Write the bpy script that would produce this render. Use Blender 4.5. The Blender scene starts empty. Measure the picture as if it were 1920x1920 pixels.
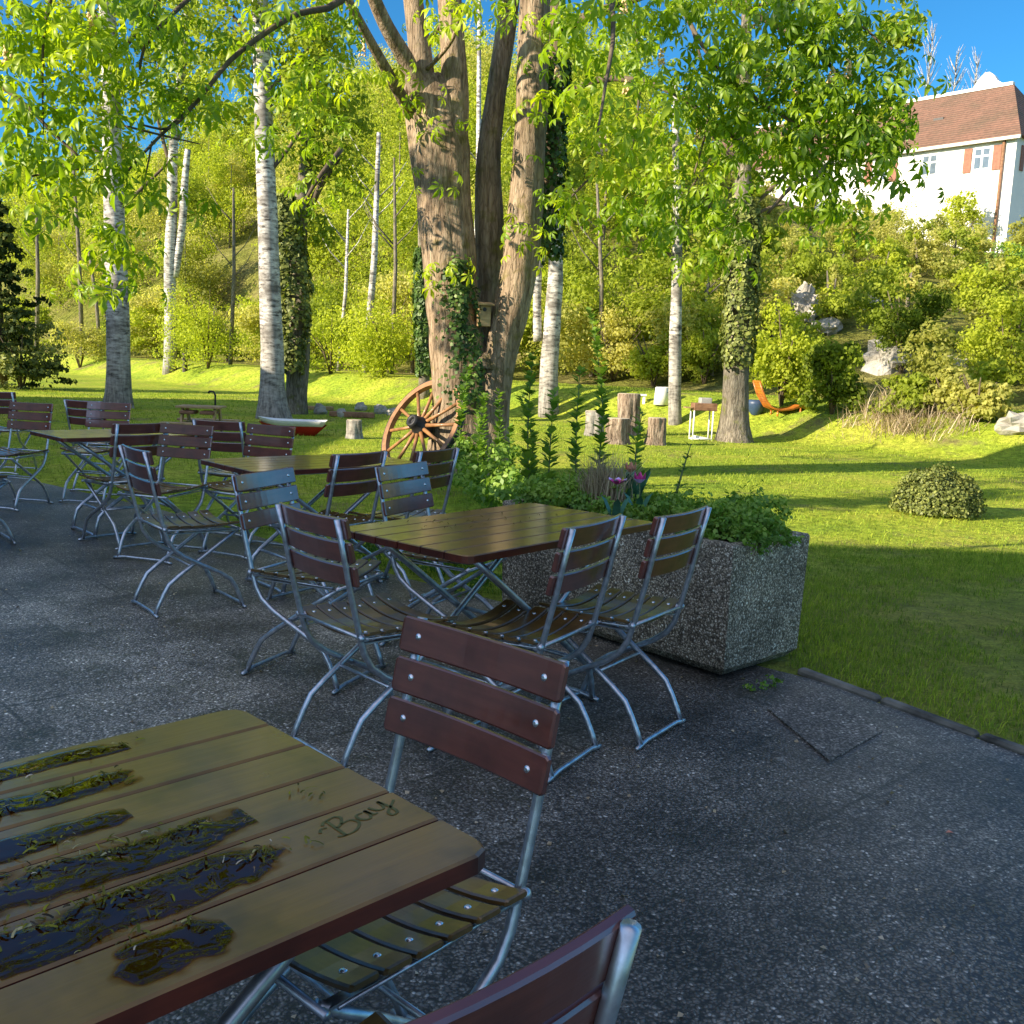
import bpy, math, random
import numpy as np
from mathutils import Vector, Matrix, noise as mnoise

random.seed(7)
RNG = np.random.default_rng(11)
SC = bpy.context.scene
COL = SC.collection
R = math.radians

# ------------------------------------------------------------------ camera
CF, CP, CR, CH = 1840.0, R(8.75), R(-2.2), 1.40     # focal length in photo pixels, pitch, roll, eye height
_rt = np.array([1.0, 0, 0]); _up = np.array([0, math.sin(CP), math.cos(CP)]); FW = np.array([0, math.cos(CP), -math.sin(CP)])
RT = math.cos(CR) * _rt - math.sin(CR) * _up
UP = math.sin(CR) * _rt + math.cos(CR) * _up
EYE = np.array([0, 0, CH])

def at(px, py, Y):
    d = FW + (px - 960) / CF * RT - (py - 960) / CF * UP
    return Vector(EYE + d * (Y / d[1]))

cam_d = bpy.data.cameras.new('camera')
cam = bpy.data.objects.new('camera', cam_d); COL.objects.link(cam)
cam_d.sensor_width = 36; cam_d.lens = 36 * CF / 1920
cam_d.clip_start = 0.05; cam_d.clip_end = 2000
M = Matrix(((RT[0], UP[0], -FW[0], 0), (RT[1], UP[1], -FW[1], 0), (RT[2], UP[2], -FW[2], CH), (0, 0, 0, 1)))
cam.matrix_world = M
SC.camera = cam

# ------------------------------------------------------------------ light
SUN_EL = 21.0
LX, LY = 0.89, 0.456                      # the way the light travels over the ground
SKY_TINT = (0.34, 0.98, 1.32, 1); FILL_GLOW = (4.6, 3.9, 3.5, 1)
w = bpy.data.worlds.new('World'); SC.world = w; w.use_nodes = True
nt = w.node_tree; bg = nt.nodes['Background']
sky = nt.nodes.new('ShaderNodeTexSky'); sky.sky_type = 'NISHITA'; sky.sun_disc = False
sky.sun_elevation = R(SUN_EL); sky.sun_rotation = math.atan2(-LX, -LY)
sky.air_density = 1.0; sky.dust_density = 0.3; sky.ozone_density = 2.0; sky.altitude = 300
hs = nt.nodes.new('ShaderNodeHueSaturation'); hs.inputs['Saturation'].default_value = 1.1
nt.links.new(sky.outputs[0], hs.inputs['Color'])
def _n(t, **k):
    n = nt.nodes.new(t)
    for a, v in k.items(): setattr(n, a, v)
    return n
tint = _n('ShaderNodeMix', data_type='RGBA', blend_type='MULTIPLY'); tint.inputs[0].default_value = 1; nt.links.new(hs.outputs[0], tint.inputs[6]); tint.inputs[7].default_value = SKY_TINT
# warm fill glow added to the sky behind the viewer to lift the shaded terrace
geo = _n('ShaderNodeTexCoord'); dot = _n('ShaderNodeVectorMath', operation='DOT_PRODUCT'); nt.links.new(geo.outputs['Generated'], dot.inputs[0]); dot.inputs[1].default_value = (-0.30, -0.60, 0.74)
mr = _n('ShaderNodeMapRange', interpolation_type='SMOOTHSTEP'); nt.links.new(dot.outputs['Value'], mr.inputs[0]); mr.inputs[1].default_value = 0.25; mr.inputs[2].default_value = 1.0
sky_fill = _n('ShaderNodeMix', data_type='RGBA', blend_type='MULTIPLY'); sky_fill.inputs[0].default_value = 1; nt.links.new(mr.outputs[0], sky_fill.inputs[6]); sky_fill.inputs[7].default_value = FILL_GLOW
ad = _n('ShaderNodeMix', data_type='RGBA', blend_type='ADD'); ad.inputs[0].default_value = 1; nt.links.new(tint.outputs[2], ad.inputs[6]); nt.links.new(sky_fill.outputs[2], ad.inputs[7])
nt.links.new(ad.outputs[2], bg.inputs[0])
bg.inputs[1].default_value = 0.15
sl = bpy.data.lights.new('sun', 'SUN'); sl.energy = 11.5; sl.angle = R(0.53); sl.color = (1.0, 0.87, 0.66)
so = bpy.data.objects.new('sun', sl); COL.objects.link(so)
ce = math.cos(R(SUN_EL))
so.rotation_euler = Vector((LX * ce, LY * ce, -math.sin(R(SUN_EL)))).to_track_quat('-Z', 'Y').to_euler()
SC.view_settings.view_transform = 'Standard'; SC.view_settings.look = 'None'; SC.view_settings.exposure = 0; SC.view_settings.gamma = 1
SC.cycles.max_bounces = 5; SC.cycles.diffuse_bounces = 2; SC.cycles.glossy_bounces = 2; SC.cycles.transmission_bounces = 4
SC.cycles.transparent_max_bounces = 6; SC.cycles.use_denoising = True; SC.cycles.caustics_reflective = False; SC.cycles.caustics_refractive = False

# ------------------------------------------------------------------ materials
def N(nt, t, **kw):
    n = nt.nodes.new(t)
    for k, v in kw.items():
        if k.startswith('i_'): n.inputs[k[2:].replace('_', ' ')].default_value = v
        else: setattr(n, k, v)
    return n
def ramp(nt, fac, stops, interp='LINEAR'):
    r = nt.nodes.new('ShaderNodeValToRGB'); r.color_ramp.interpolation = interp
    el = r.color_ramp.elements
    while len(el) < len(stops): el.new(0.5)
    for e, (p, c) in zip(el, stops):
        e.position = p; e.color = (c[0], c[1], c[2], 1) if len(c) == 3 else c
    nt.links.new(fac, r.inputs[0]); return r.outputs[0]
def new_mat(name):
    m = bpy.data.materials.new(name); m.use_nodes = True
    nt = m.node_tree; return m, nt, nt.nodes['Principled BSDF']
def coords(nt, scale=(1, 1, 1)):
    tc = nt.nodes.new('ShaderNodeTexCoord'); mp = nt.nodes.new('ShaderNodeMapping')
    mp.inputs['Scale'].default_value = scale
    nt.links.new(tc.outputs['Object'], mp.inputs[0]); return mp.outputs[0]
def tex(nt, co, scale, detail=4, rough=0.55):
    n = N(nt, 'ShaderNodeTexNoise'); n.inputs['Scale'].default_value = scale; n.inputs['Detail'].default_value = detail
    n.inputs['Roughness'].default_value = rough; nt.links.new(co, n.inputs['Vector']); return n.outputs['Fac']
def bump(nt, h, dist, strength=1.0, base=None):
    b = N(nt, 'ShaderNodeBump'); b.inputs['Strength'].default_value = strength; b.inputs['Distance'].default_value = dist
    nt.links.new(h, b.inputs['Height'])
    if base is not None: nt.links.new(base, b.inputs['Normal'])
    return b.outputs[0]
def mixc(nt, f, a, b, mode='MIX'):
    m = N(nt, 'ShaderNodeMix', data_type='RGBA', blend_type=mode)
    for s, v in ((0, f), (6, a), (7, b)):
        if hasattr(v, 'links'): nt.links.new(v, m.inputs[s])
        else: m.inputs[s].default_value = v if isinstance(v, (int, float)) else (*v, 1)
    return m.outputs[2]
def simple(name, c, rough=0.6, metal=0.0, var=0.25, scale=6, bmp=0.0, spec=0.5, coat=0.0):
    m, nt, p = new_mat(name); co = coords(nt); f = tex(nt, co, scale)
    col = ramp(nt, f, [(0.3, [x * (1 - var) for x in c]), (0.7, [min(1, x * (1 + var)) for x in c])])
    nt.links.new(col, p.inputs['Base Color']); p.inputs['Roughness'].default_value = rough; p.inputs['Metallic'].default_value = metal
    p.inputs['Specular IOR Level'].default_value = spec; p.inputs['Coat Weight'].default_value = coat; p.inputs['Coat Roughness'].default_value = 0.12
    if bmp: nt.links.new(bump(nt, tex(nt, co, scale * 6), bmp), p.inputs['Normal'])
    return m

def wood_varnish(name, dark, light, rough, coat, axis_scale=(3, 40, 40), spec=0.5):
    m, nt, p = new_mat(name); co = coords(nt, axis_scale)
    f = tex(nt, co, 1.6, 5, 0.6)
    c = ramp(nt, f, [(0.25, dark), (0.75, light)])
    co2 = coords(nt); g = tex(nt, co2, 9, 3)
    c = mixc(nt, ramp(nt, g, [(0.45, (0, 0, 0)), (0.75, (1, 1, 1))]), c, [x * 0.6 for x in dark])
    oi = N(nt, 'ShaderNodeObjectInfo'); rv = N(nt, 'ShaderNodeMapRange'); nt.links.new(oi.outputs['Random'], rv.inputs[0]); rv.inputs[3].default_value = .86; rv.inputs[4].default_value = 1.16
    hv_ = N(nt, 'ShaderNodeHueSaturation'); nt.links.new(rv.outputs[0], hv_.inputs['Value']); nt.links.new(c, hv_.inputs['Color']); c = hv_.outputs[0]
    nt.links.new(c, p.inputs['Base Color'])
    rr = N(nt, 'ShaderNodeMapRange'); nt.links.new(g, rr.inputs[0]); rr.inputs[3].default_value = rough * 0.75; rr.inputs[4].default_value = rough * 1.35
    nt.links.new(rr.outputs[0], p.inputs['Roughness'])
    p.inputs['Coat Weight'].default_value = coat; p.inputs['Coat Roughness'].default_value = 0.14; p.inputs['Specular IOR Level'].default_value = spec
    nt.links.new(bump(nt, f, 0.0006), p.inputs['Normal'])
    return m
MAT = {}
MAT['chair_wood'] = wood_varnish('chair_wood', (0.115, 0.027, 0.017), (0.19, 0.050, 0.030), 0.34, 1.0); MAT['chair_wood'].node_tree.nodes['Principled BSDF'].inputs['Coat IOR'].default_value = 1.8
MAT['seat_wood'] = wood_varnish('seat_wood', (0.09, 0.048, 0.012), (0.19, 0.10, 0.025), 0.32, 0.6)
MAT['table_wood'] = wood_varnish('table_wood', (0.175, 0.083, 0.011), (0.255, 0.122, 0.017), 0.30, 0.75)
MAT['table_edge'] = wood_varnish('table_edge', (0.07, 0.013, 0.007), (0.15, 0.028, 0.012), 0.35, 0.6)
MAT['steel'] = simple('galvanised_steel', (0.50, 0.53, 0.58), 0.36, 0.85, 0.25, 40)
MAT['rivet'] = simple('bright_steel', (0.75, 0.77, 0.8), 0.25, 0.9, 0.1, 40)

def aggregate(name, cols, scale, moss=0.0, joints=False, rough=0.62):
    m, nt, p = new_mat(name); co = coords(nt)
    wn = N(nt, 'ShaderNodeTexNoise'); wn.inputs['Scale'].default_value = 30; nt.links.new(co, wn.inputs['Vector'])
    wob = mixc(nt, 0.02, co, wn.outputs['Color'])
    v = N(nt, 'ShaderNodeTexVoronoi'); v.inputs['Scale'].default_value = scale; nt.links.new(wob, v.inputs['Vector'])
    v2 = N(nt, 'ShaderNodeTexVoronoi'); v2.inputs['Scale'].default_value = scale * 2.3; nt.links.new(wob, v2.inputs['Vector'])
    sep = N(nt, 'ShaderNodeSeparateColor'); nt.links.new(v.outputs['Color'], sep.inputs[0])
    sep2 = N(nt, 'ShaderNodeSeparateColor'); nt.links.new(v2.outputs['Color'], sep2.inputs[0])
    c1 = ramp(nt, sep.outputs[0], cols, 'CONSTANT'); c2 = ramp(nt, sep2.outputs[1], cols, 'CONSTANT')
    big = tex(nt, co, 1.7, 5, 0.6)
    mid = tex(nt, co, 14, 3)
    c = mixc(nt, ramp(nt, mid, [(0.45, (0, 0, 0)), (0.6, (1, 1, 1))]), c1, c2)
    edge = ramp(nt, v.outputs['Distance'], [(0.34, (1, 1, 1)), (0.6, (0.32, 0.31, 0.29))])
    c = mixc(nt, 1.0, c, edge, 'MULTIPLY')
    c = mixc(nt, 1.0, c, ramp(nt, big, [(0.30, (0.38, 0.38, 0.36)), (0.5, (0.95, 0.95, 0.95)), (0.68, (1.6, 1.6, 1.57))]), 'MULTIPLY')
    if moss:
        mo = ramp(nt, tex(nt, co, 3.1, 6, 0.65), [(0.55, (0, 0, 0)), (0.72, (moss, moss, moss))])
        c = mixc(nt, mo, c, (0.018, 0.020, 0.010))
    h = ramp(nt, v.outputs['Distance'], [(0.0, (1, 1, 1)), (0.6, (0, 0, 0))])
    if joints:
        lich = ramp(nt, tex(nt, co, 5.5, 6, 0.75), [(0.63, (0, 0, 0)), (0.70, (0.55, 0.55, 0.55))])
        c = mixc(nt, lich, c, (0.36, 0.35, 0.31))
        mp = N(nt, 'ShaderNodeMapping'); nt.links.new(co, mp.inputs[0]); mp.inputs['Rotation'].default_value = (0, 0, R(48))
        br = N(nt, 'ShaderNodeTexBrick', offset=0.0, squash=1.0); nt.links.new(mp.outputs[0], br.inputs['Vector'])
        br.inputs['Scale'].default_value = 1.0; br.inputs['Mortar Size'].default_value = 0.009; br.inputs['Brick Width'].default_value = 0.5; br.inputs['Row Height'].default_value = 0.5
        br.inputs['Mortar Smooth'].default_value = 0.4
        br.inputs['Color1'].default_value = (0.84, 0.84, 0.84, 1); br.inputs['Color2'].default_value = (1.14, 1.14, 1.14, 1); br.inputs['Mortar'].default_value = (1, 1, 1, 1)
        c = mixc(nt, 1.0, c, br.outputs['Color'], 'MULTIPLY')
        jf = mixc(nt, 1.0, br.outputs['Fac'], ramp(nt, tex(nt, co, 2.3, 3), [(0.42, (0.05, 0.05, 0.05)), (0.66, (0.7, 0.7, 0.7))]), 'MULTIPLY')
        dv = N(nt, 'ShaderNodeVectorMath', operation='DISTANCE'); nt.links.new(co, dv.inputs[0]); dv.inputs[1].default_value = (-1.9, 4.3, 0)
        dry = N(nt, 'ShaderNodeMapRange', interpolation_type='SMOOTHSTEP'); nt.links.new(dv.outputs['Value'], dry.inputs[0]); dry.inputs[1].default_value = .6; dry.inputs[2].default_value = 3.2; dry.inputs[3].default_value = 2.2; dry.inputs[4].default_value = 1.0  # paler round patch painted in for the sky's sheen on the left paving
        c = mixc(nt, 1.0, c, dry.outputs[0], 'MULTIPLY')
        c = mixc(nt, jf, c, (0.022, 0.022, 0.014))
    nt.links.new(c, p.inputs['Base Color']); p.inputs['Roughness'].default_value = rough
    nt.links.new(bump(nt, h, 0.004, 0.9), p.inputs['Normal'])
    return m
PEB = [(0.0, (0.10, 0.09, 0.077)), (0.28, (0.155, 0.14, 0.12)), (0.5, (0.215, 0.193, 0.165)), (0.7, (0.12, 0.108, 0.093)), (0.86, (0.31, 0.285, 0.245)), (0.965, (0.62, 0.58, 0.51))]
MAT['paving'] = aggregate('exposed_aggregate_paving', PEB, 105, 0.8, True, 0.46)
MAT['slab'] = aggregate('loose_slab', [(p, [min(.95, x * 1.25) for x in c]) for p, c in PEB], 85, 0.3)
MAT['planter'] = aggregate('planter_aggregate', [(0.0, (0.20, 0.165, 0.12)), (0.25, (0.38, 0.31, 0.22)), (0.5, (0.54, 0.46, 0.34)), (0.65, (0.22, 0.185, 0.14)), (0.75, (0.70, 0.62, 0.49)), (0.92, (0.92, 0.86, 0.72))], 105, 0.35)
MAT['kerb'] = simple('kerb_concrete', (0.13, 0.125, 0.105), 0.9, 0, 0.8, 5, 0.008)
MAT['soil'] = simple('soil', (0.03, 0.022, 0.015), 0.95, 0, 0.5, 12, 0.01)

def leaf_mat(name, stops, trans=0.35, rough=0.5, gloss=0.06, tcol=1.25):
    m = bpy.data.materials.new(name); m.use_nodes = True; nt = m.node_tree; nt.nodes.clear()
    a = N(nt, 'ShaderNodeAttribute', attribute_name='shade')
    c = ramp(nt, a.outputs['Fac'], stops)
    d = N(nt, 'ShaderNodeBsdfDiffuse'); t = N(nt, 'ShaderNodeBsdfTranslucent'); g = N(nt, 'ShaderNodeBsdfGlossy'); g.inputs['Roughness'].default_value = rough
    nt.links.new(c, d.inputs[0])
    tc = mixc(nt, 1.0, c, (tcol * 1.05, tcol * 1.05, tcol * 0.55), 'MULTIPLY'); nt.links.new(tc, t.inputs[0])
    m1 = N(nt, 'ShaderNodeMixShader'); m1.inputs[0].default_value = trans
    nt.links.new(d.outputs[0], m1.inputs[1]); nt.links.new(t.outputs[0], m1.inputs[2])
    m2 = N(nt, 'ShaderNodeMixShader'); m2.inputs[0].default_value = gloss
    nt.links.new(m1.outputs[0], m2.inputs[1]); nt.links.new(g.outputs[0], m2.inputs[2])
    o = N(nt, 'ShaderNodeOutputMaterial'); nt.links.new(m2.outputs[0], o.inputs[0]); return m
MAT['chestnut_leaf'] = leaf_mat('chestnut_leaf', [(0, (0.068, 0.157, 0.010)), (0.5, (0.246, 0.384, 0.013)), (1, (0.511, 0.610, 0.019))], 0.58, 0.45, 0.03)
MAT['wood_leaf'] = leaf_mat('hillside_leaf', [(0, (0.14, 0.19, 0.022)), (0.35, (0.25, 0.31, 0.034)), (0.7, (0.37, 0.43, 0.046)), (1, (0.49, 0.54, 0.05))], 0.55, 0.6, 0.01)
MAT['olive_leaf'] = leaf_mat('olive_leaf', [(0, (0.22, 0.24, 0.05)), (0.5, (0.37, 0.38, 0.085)), (1, (0.58, 0.55, 0.16))], 0.55, 0.6, 0.01)
MAT['dry_leaf'] = leaf_mat('dry_twig_leaf', [(0, (0.178, 0.121, 0.073)), (0.5, (0.421, 0.324, 0.194)), (1, (0.680, 0.551, 0.373))], 0.2)
MAT['birch_leaf'] = leaf_mat('birch_leaf', [(0, (0.103, 0.154, 0.015)), (0.5, (0.277, 0.348, 0.031)), (1, (0.493, 0.544, 0.051))], 0.5, 0.6, 0.012)
MAT['green_leaf'] = leaf_mat('deep_green_leaf', [(0, (0.05, 0.12, 0.018)), (0.5, (0.13, 0.26, 0.032)), (1, (0.30, 0.44, 0.06))], 0.38, 0.5, 0.03)
MAT['ivy_leaf'] = leaf_mat('ivy_leaf', [(0, (0.018, 0.045, 0.010)), (0.5, (0.06, 0.12, 0.02)), (1, (0.20, 0.27, 0.06))], 0.15, 0.5, 0.03)
MAT['conifer_leaf'] = leaf_mat('conifer_needles', [(0, (0.018, 0.034, 0.012)), (0.5, (0.05, 0.075, 0.018)), (1, (0.26, 0.26, 0.04))], 0.15, 0.6, 0.01)
MAT['bush_leaf'] = leaf_mat('bush_leaf', [(0, (0.05, 0.07, 0.02)), (0.5, (0.16, 0.19, 0.045)), (1, (0.35, 0.37, 0.10))], 0.2, 0.5, 0.025)
MAT['grass_blade'] = leaf_mat('grass_blade', [(0, (0.057, 0.104, 0.015)), (0.5, (0.190, 0.294, 0.027)), (1, (0.456, 0.522, 0.057))], 0.35, 0.6, 0.012)
MAT['catkin'] = leaf_mat('wet_catkin', [(0, (0.04, 0.025, 0.010)), (0.4, (0.13, 0.12, 0.010)), (0.8, (0.30, 0.27, 0.015)), (1, (0.6, 0.48, 0.33))], 0.1, 0.4, 0.03)

def bark(name, c0, c1, c2, vs=(9, 9, 1.4), b=0.02, moss=None, crack=False):
    m, nt, p = new_mat(name); co = coords(nt, vs); f = tex(nt, co, 1.5, 8, 0.65)
    c = ramp(nt, f, [(0.3, c0), (0.5, c1), (0.72, c2)])
    co2 = coords(nt); g = tex(nt, co2, 2.2, 3)
    c = mixc(nt, ramp(nt, g, [(0.45, (0, 0, 0)), (0.8, (0.6, 0.6, 0.6))]), c, [x * 0.55 for x in c1])
    if moss: c = mixc(nt, ramp(nt, tex(nt, co2, 5, 4), [(0.56, (0, 0, 0)), (0.68, (0.8, 0.8, 0.8))]), c, moss)
    nb = None
    if crack:
        vo = N(nt, 'ShaderNodeTexVoronoi', feature='DISTANCE_TO_EDGE'); cw_ = coords(nt, (17, 17, 3.4)); wn = N(nt, 'ShaderNodeTexNoise'); wn.inputs['Scale'].default_value = 1.5; wn.inputs['Detail'].default_value = 5; nt.links.new(cw_, wn.inputs['Vector'])
        nt.links.new(mixc(nt, .8, cw_, wn.outputs['Color'], 'ADD'), vo.inputs['Vector']); vo.inputs['Scale'].default_value = 1.3
        ck = ramp(nt, vo.outputs['Distance'], [(0.0, (.74, .72, .69)), (.10, (.97, .97, .97)), (.35, (1.06, 1.06, 1.06))]); c = mixc(nt, 1.0, c, ck, 'MULTIPLY')
        big = ramp(nt, tex(nt, co2, 1.1, 4), [(.35, (.6, .62, .62)), (.65, (1.15, 1.12, 1.08))]); c = mixc(nt, 1.0, c, big, 'MULTIPLY'); nb = bump(nt, ck, .02)  # broad dark patches in the bark colour, imitating leaf shadows
    nt.links.new(c, p.inputs['Base Color']); p.inputs['Roughness'].default_value = 0.9; p.inputs['Specular IOR Level'].default_value = 0.15
    nt.links.new(bump(nt, f, b, 1.0, nb), p.inputs['Normal']); return m
MAT['chestnut_bark'] = bark('chestnut_bark', (0.13, 0.09, 0.062), (0.37, 0.275, 0.19), (0.54, 0.43, 0.315), b=0.04, moss=(0.20, 0.17, 0.06), crack=True)
MAT['grey_bark'] = bark('grey_bark', (0.10, 0.085, 0.07), (0.26, 0.225, 0.18), (0.45, 0.40, 0.33), vs=(14, 14, 3), b=0.05, moss=(0.16, 0.17, 0.05), crack=True)
MAT['twig'] = bark('twig_bark', (0.06, 0.045, 0.03), (0.13, 0.10, 0.07), (0.2, 0.16, 0.11))
MAT['stump_bark'] = bark('stump_bark', (0.09, 0.06, 0.045), (0.40, 0.30, 0.23), (0.72, 0.60, 0.48), vs=(16, 16, 2.5), b=0.06, crack=True)
MAT['cut_wood'] = simple('cut_wood', (0.5, 0.42, 0.3), 0.85, 0, 0.25, 14)
def birch_bark():
    m, nt, p = new_mat('birch_bark'); co = coords(nt, (4, 4, 13)); f = tex(nt, co, 1.2, 7, 0.68)
    c = ramp(nt, f, [(0.38, (0.03, 0.027, 0.025)), (0.46, (0.34, 0.31, 0.28)), (0.58, (0.66, 0.63, 0.58))])
    co2 = coords(nt); g = tex(nt, co2, 1.3, 5)
    c = mixc(nt, ramp(nt, g, [(0.50, (0, 0, 0)), (0.62, (0.9, 0.9, 0.9))]), c, (0.12, 0.105, 0.09))
    sp = N(nt, 'ShaderNodeSeparateXYZ'); tc = N(nt, 'ShaderNodeTexCoord'); nt.links.new(tc.outputs['Object'], sp.inputs[0])
    low = N(nt, 'ShaderNodeMapRange'); nt.links.new(sp.outputs[2], low.inputs[0])
    low.inputs[1].default_value = 0.3; low.inputs[2].default_value = 2.4; low.inputs[3].default_value = 0.8; low.inputs[4].default_value = 0
    rough = ramp(nt, tex(nt, coords(nt, (14, 14, 3)), 1.2, 6), [(0.35, (0.05, 0.045, 0.04)), (0.65, (0.33, 0.30, 0.26))])
    c = mixc(nt, low.outputs[0], c, rough)
    nt.links.new(c, p.inputs['Base Color']); p.inputs['Roughness'].default_value = 0.75
    nt.links.new(bump(nt, f, 0.012), p.inputs['Normal']); return m
MAT['birch_bark'] = birch_bark()

def grass_mat():
    m, nt, p = new_mat('lawn'); co = coords(nt)
    f = tex(nt, co, 0.55, 7, 0.68); g = tex(nt, co, 9, 5, 0.7); h = tex(nt, co, 60, 3, 0.7)
    c = ramp(nt, f, [(0.3, (0.20, 0.32, 0.035)), (0.5, (0.38, 0.47, 0.045)), (0.7, (0.56, 0.54, 0.09))])
    c = mixc(nt, 1.0, c, ramp(nt, g, [(0.25, (0.35, 0.38, 0.35)), (0.7, (1.5, 1.45, 1.35))]), 'MULTIPLY')
    c = mixc(nt, 1.0, c, ramp(nt, h, [(0.3, (0.5, 0.5, 0.5)), (0.7, (1.4, 1.4, 1.4))]), 'MULTIPLY')
    bare = ramp(nt, tex(nt, co, 0.9, 5, 0.65), [(0.55, (0, 0, 0)), (0.68, (0.8, 0.8, 0.8))])
    c = mixc(nt, bare, c, (0.22, 0.175, 0.085))
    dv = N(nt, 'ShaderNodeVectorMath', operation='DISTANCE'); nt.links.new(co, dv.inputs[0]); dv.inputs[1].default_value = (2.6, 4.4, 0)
    shade_soil = N(nt, 'ShaderNodeMapRange', interpolation_type='SMOOTHSTEP'); nt.links.new(dv.outputs['Value'], shade_soil.inputs[0]); shade_soil.inputs[1].default_value = 1.5; shade_soil.inputs[2].default_value = 4.6; shade_soil.inputs[3].default_value = .55; shade_soil.inputs[4].default_value = 0  # near lawn mixed darker and browner: bare soil plus painted shade
    c = mixc(nt, shade_soil.outputs[0], c, mixc(nt, tex(nt, co, 3.0, 5, .7), (.055, .062, .025), (.20, .20, .08)))
    nt.links.new(c, p.inputs['Base Color']); p.inputs['Roughness'].default_value = 0.9; p.inputs['Specular IOR Level'].default_value = 0.1
    nt.links.new(bump(nt, g, 0.06, 1.0, bump(nt, h, 0.02)), p.inputs['Normal']); return m
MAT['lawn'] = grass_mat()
def hill_mat():
    m, nt, p = new_mat('hill_scrub'); co = coords(nt); f = tex(nt, co, 0.25, 6, 0.65); g = tex(nt, co, 2.5, 5, 0.7)
    c = ramp(nt, f, [(0.3, (0.16, 0.185, 0.03)), (0.5, (0.25, 0.25, 0.055)), (0.7, (0.34, 0.29, 0.12))])
    c = mixc(nt, 1.0, c, ramp(nt, g, [(0.3, (0.4, 0.4, 0.4)), (0.7, (1.4, 1.4, 1.4))]), 'MULTIPLY')
    nt.links.new(c, p.inputs['Base Color']); p.inputs['Roughness'].default_value = 0.95; p.inputs['Specular IOR Level'].default_value = 0.1
    nt.links.new(bump(nt, g, 0.6), p.inputs['Normal']); return m
MAT['hill'] = hill_mat()
MAT['rock'] = simple('limestone', (0.42, 0.39, 0.34), 0.9, 0, 0.45, 1.6, 0.08)
MAT['pale_rock'] = simple('pale_stone', (0.34, 0.32, 0.27), 0.9, 0, 0.3, 6, 0.01)
MAT['plaster'] = simple('white_plaster', (0.78, 0.76, 0.72), 0.9, 0, 0.06, 0.6)
MAT['grey_plaster'] = simple('pale_plaster', (0.6, 0.58, 0.52), 0.9, 0, 0.1, 0.6)
MAT['shutter'] = simple('rust_shutter', (0.25, 0.10, 0.06), 0.7)
MAT['glass'] = simple('window_glass', (0.10, 0.13, 0.17), 0.12, 0, 0.2, 3, spec=0.7)
MAT['white_paint'] = simple('white_paint', (0.8, 0.79, 0.76), 0.5, 0, 0.06, 8)
MAT['red_paint'] = simple('red_paint', (0.5, 0.02, 0.015), 0.4, 0, 0.15, 8)
MAT['blue_paint'] = simple('dark_blue', (0.03, 0.06, 0.13), 0.45, 0, 0.2, 8)
MAT['orange_wood'] = wood_varnish('orange_wood', (0.45, 0.13, 0.015), (0.62, 0.21, 0.03), 0.45, 0.2)
MAT['wheel_wood'] = wood_varnish('wheel_wood', (0.22, 0.10, 0.035), (0.40, 0.20, 0.08), 0.5, 0.2, (8, 8, 8))
MAT['iron'] = simple('dark_iron', (0.025, 0.025, 0.027), 0.5, 0.4, 0.3, 20)
MAT['pine_wood'] = wood_varnish('pale_timber', (0.33, 0.20, 0.09), (0.52, 0.36, 0.18), 0.6, 0.0)
MAT['old_wood'] = wood_varnish('weathered_timber', (0.20, 0.09, 0.045), (0.36, 0.2, 0.11), 0.75, 0.0)
MAT['dark_wood'] = simple('dark_timber', (0.05, 0.04, 0.03), 0.8)
MAT['stem'] = simple('green_stem', (0.10, 0.13, 0.04), 0.7)
MAT['magenta'] = simple('magenta_petal', (0.55, 0.03, 0.22), 0.5, 0, 0.3, 60)
MAT['lilac'] = simple('lilac_petal', (0.62, 0.42, 0.72), 0.5, 0, 0.2, 60)
MAT['salmon'] = simple('salmon_petal', (0.65, 0.25, 0.16), 0.5, 0, 0.2, 60)
MAT['tulip_leaf'] = simple('tulip_leaf', (0.05, 0.16, 0.085), 0.5, 0, 0.3, 20)
MAT['blossom'] = simple('cream_blossom', (0.70, 0.50, 0.26), 0.7, 0, 0.3, 30)
MAT['stain'] = simple('dark_green_stain', (0.095, 0.085, 0.02), 0.42, 0, 0.3, 90)
def tile_mat():
    m, nt, p = new_mat('roof_tiles'); co = coords(nt)
    f = tex(nt, co, 0.5, 6, 0.65); g = tex(nt, co, 4.5, 4, 0.7)
    c = ramp(nt, f, [(0.3, (0.13, 0.085, 0.055)), (0.52, (0.185, 0.10, 0.068)), (0.72, (0.23, 0.115, 0.078))])
    c = mixc(nt, 1.0, c, ramp(nt, g, [(0.3, (0.7, 0.7, 0.68)), (0.7, (1.2, 1.2, 1.2))]), 'MULTIPLY')
    nt.links.new(c, p.inputs['Base Color']); p.inputs['Roughness'].default_value = 0.9
    wv = N(nt, 'ShaderNodeTexWave', bands_direction='Z'); wv.inputs['Scale'].default_value = 1.6; wv.inputs['Distortion'].default_value = 0.4; nt.links.new(co, wv.inputs['Vector'])
    nt.links.new(bump(nt, wv.outputs['Fac'], 0.05), p.inputs['Normal']); return m
MAT['tiles'] = tile_mat()
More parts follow.
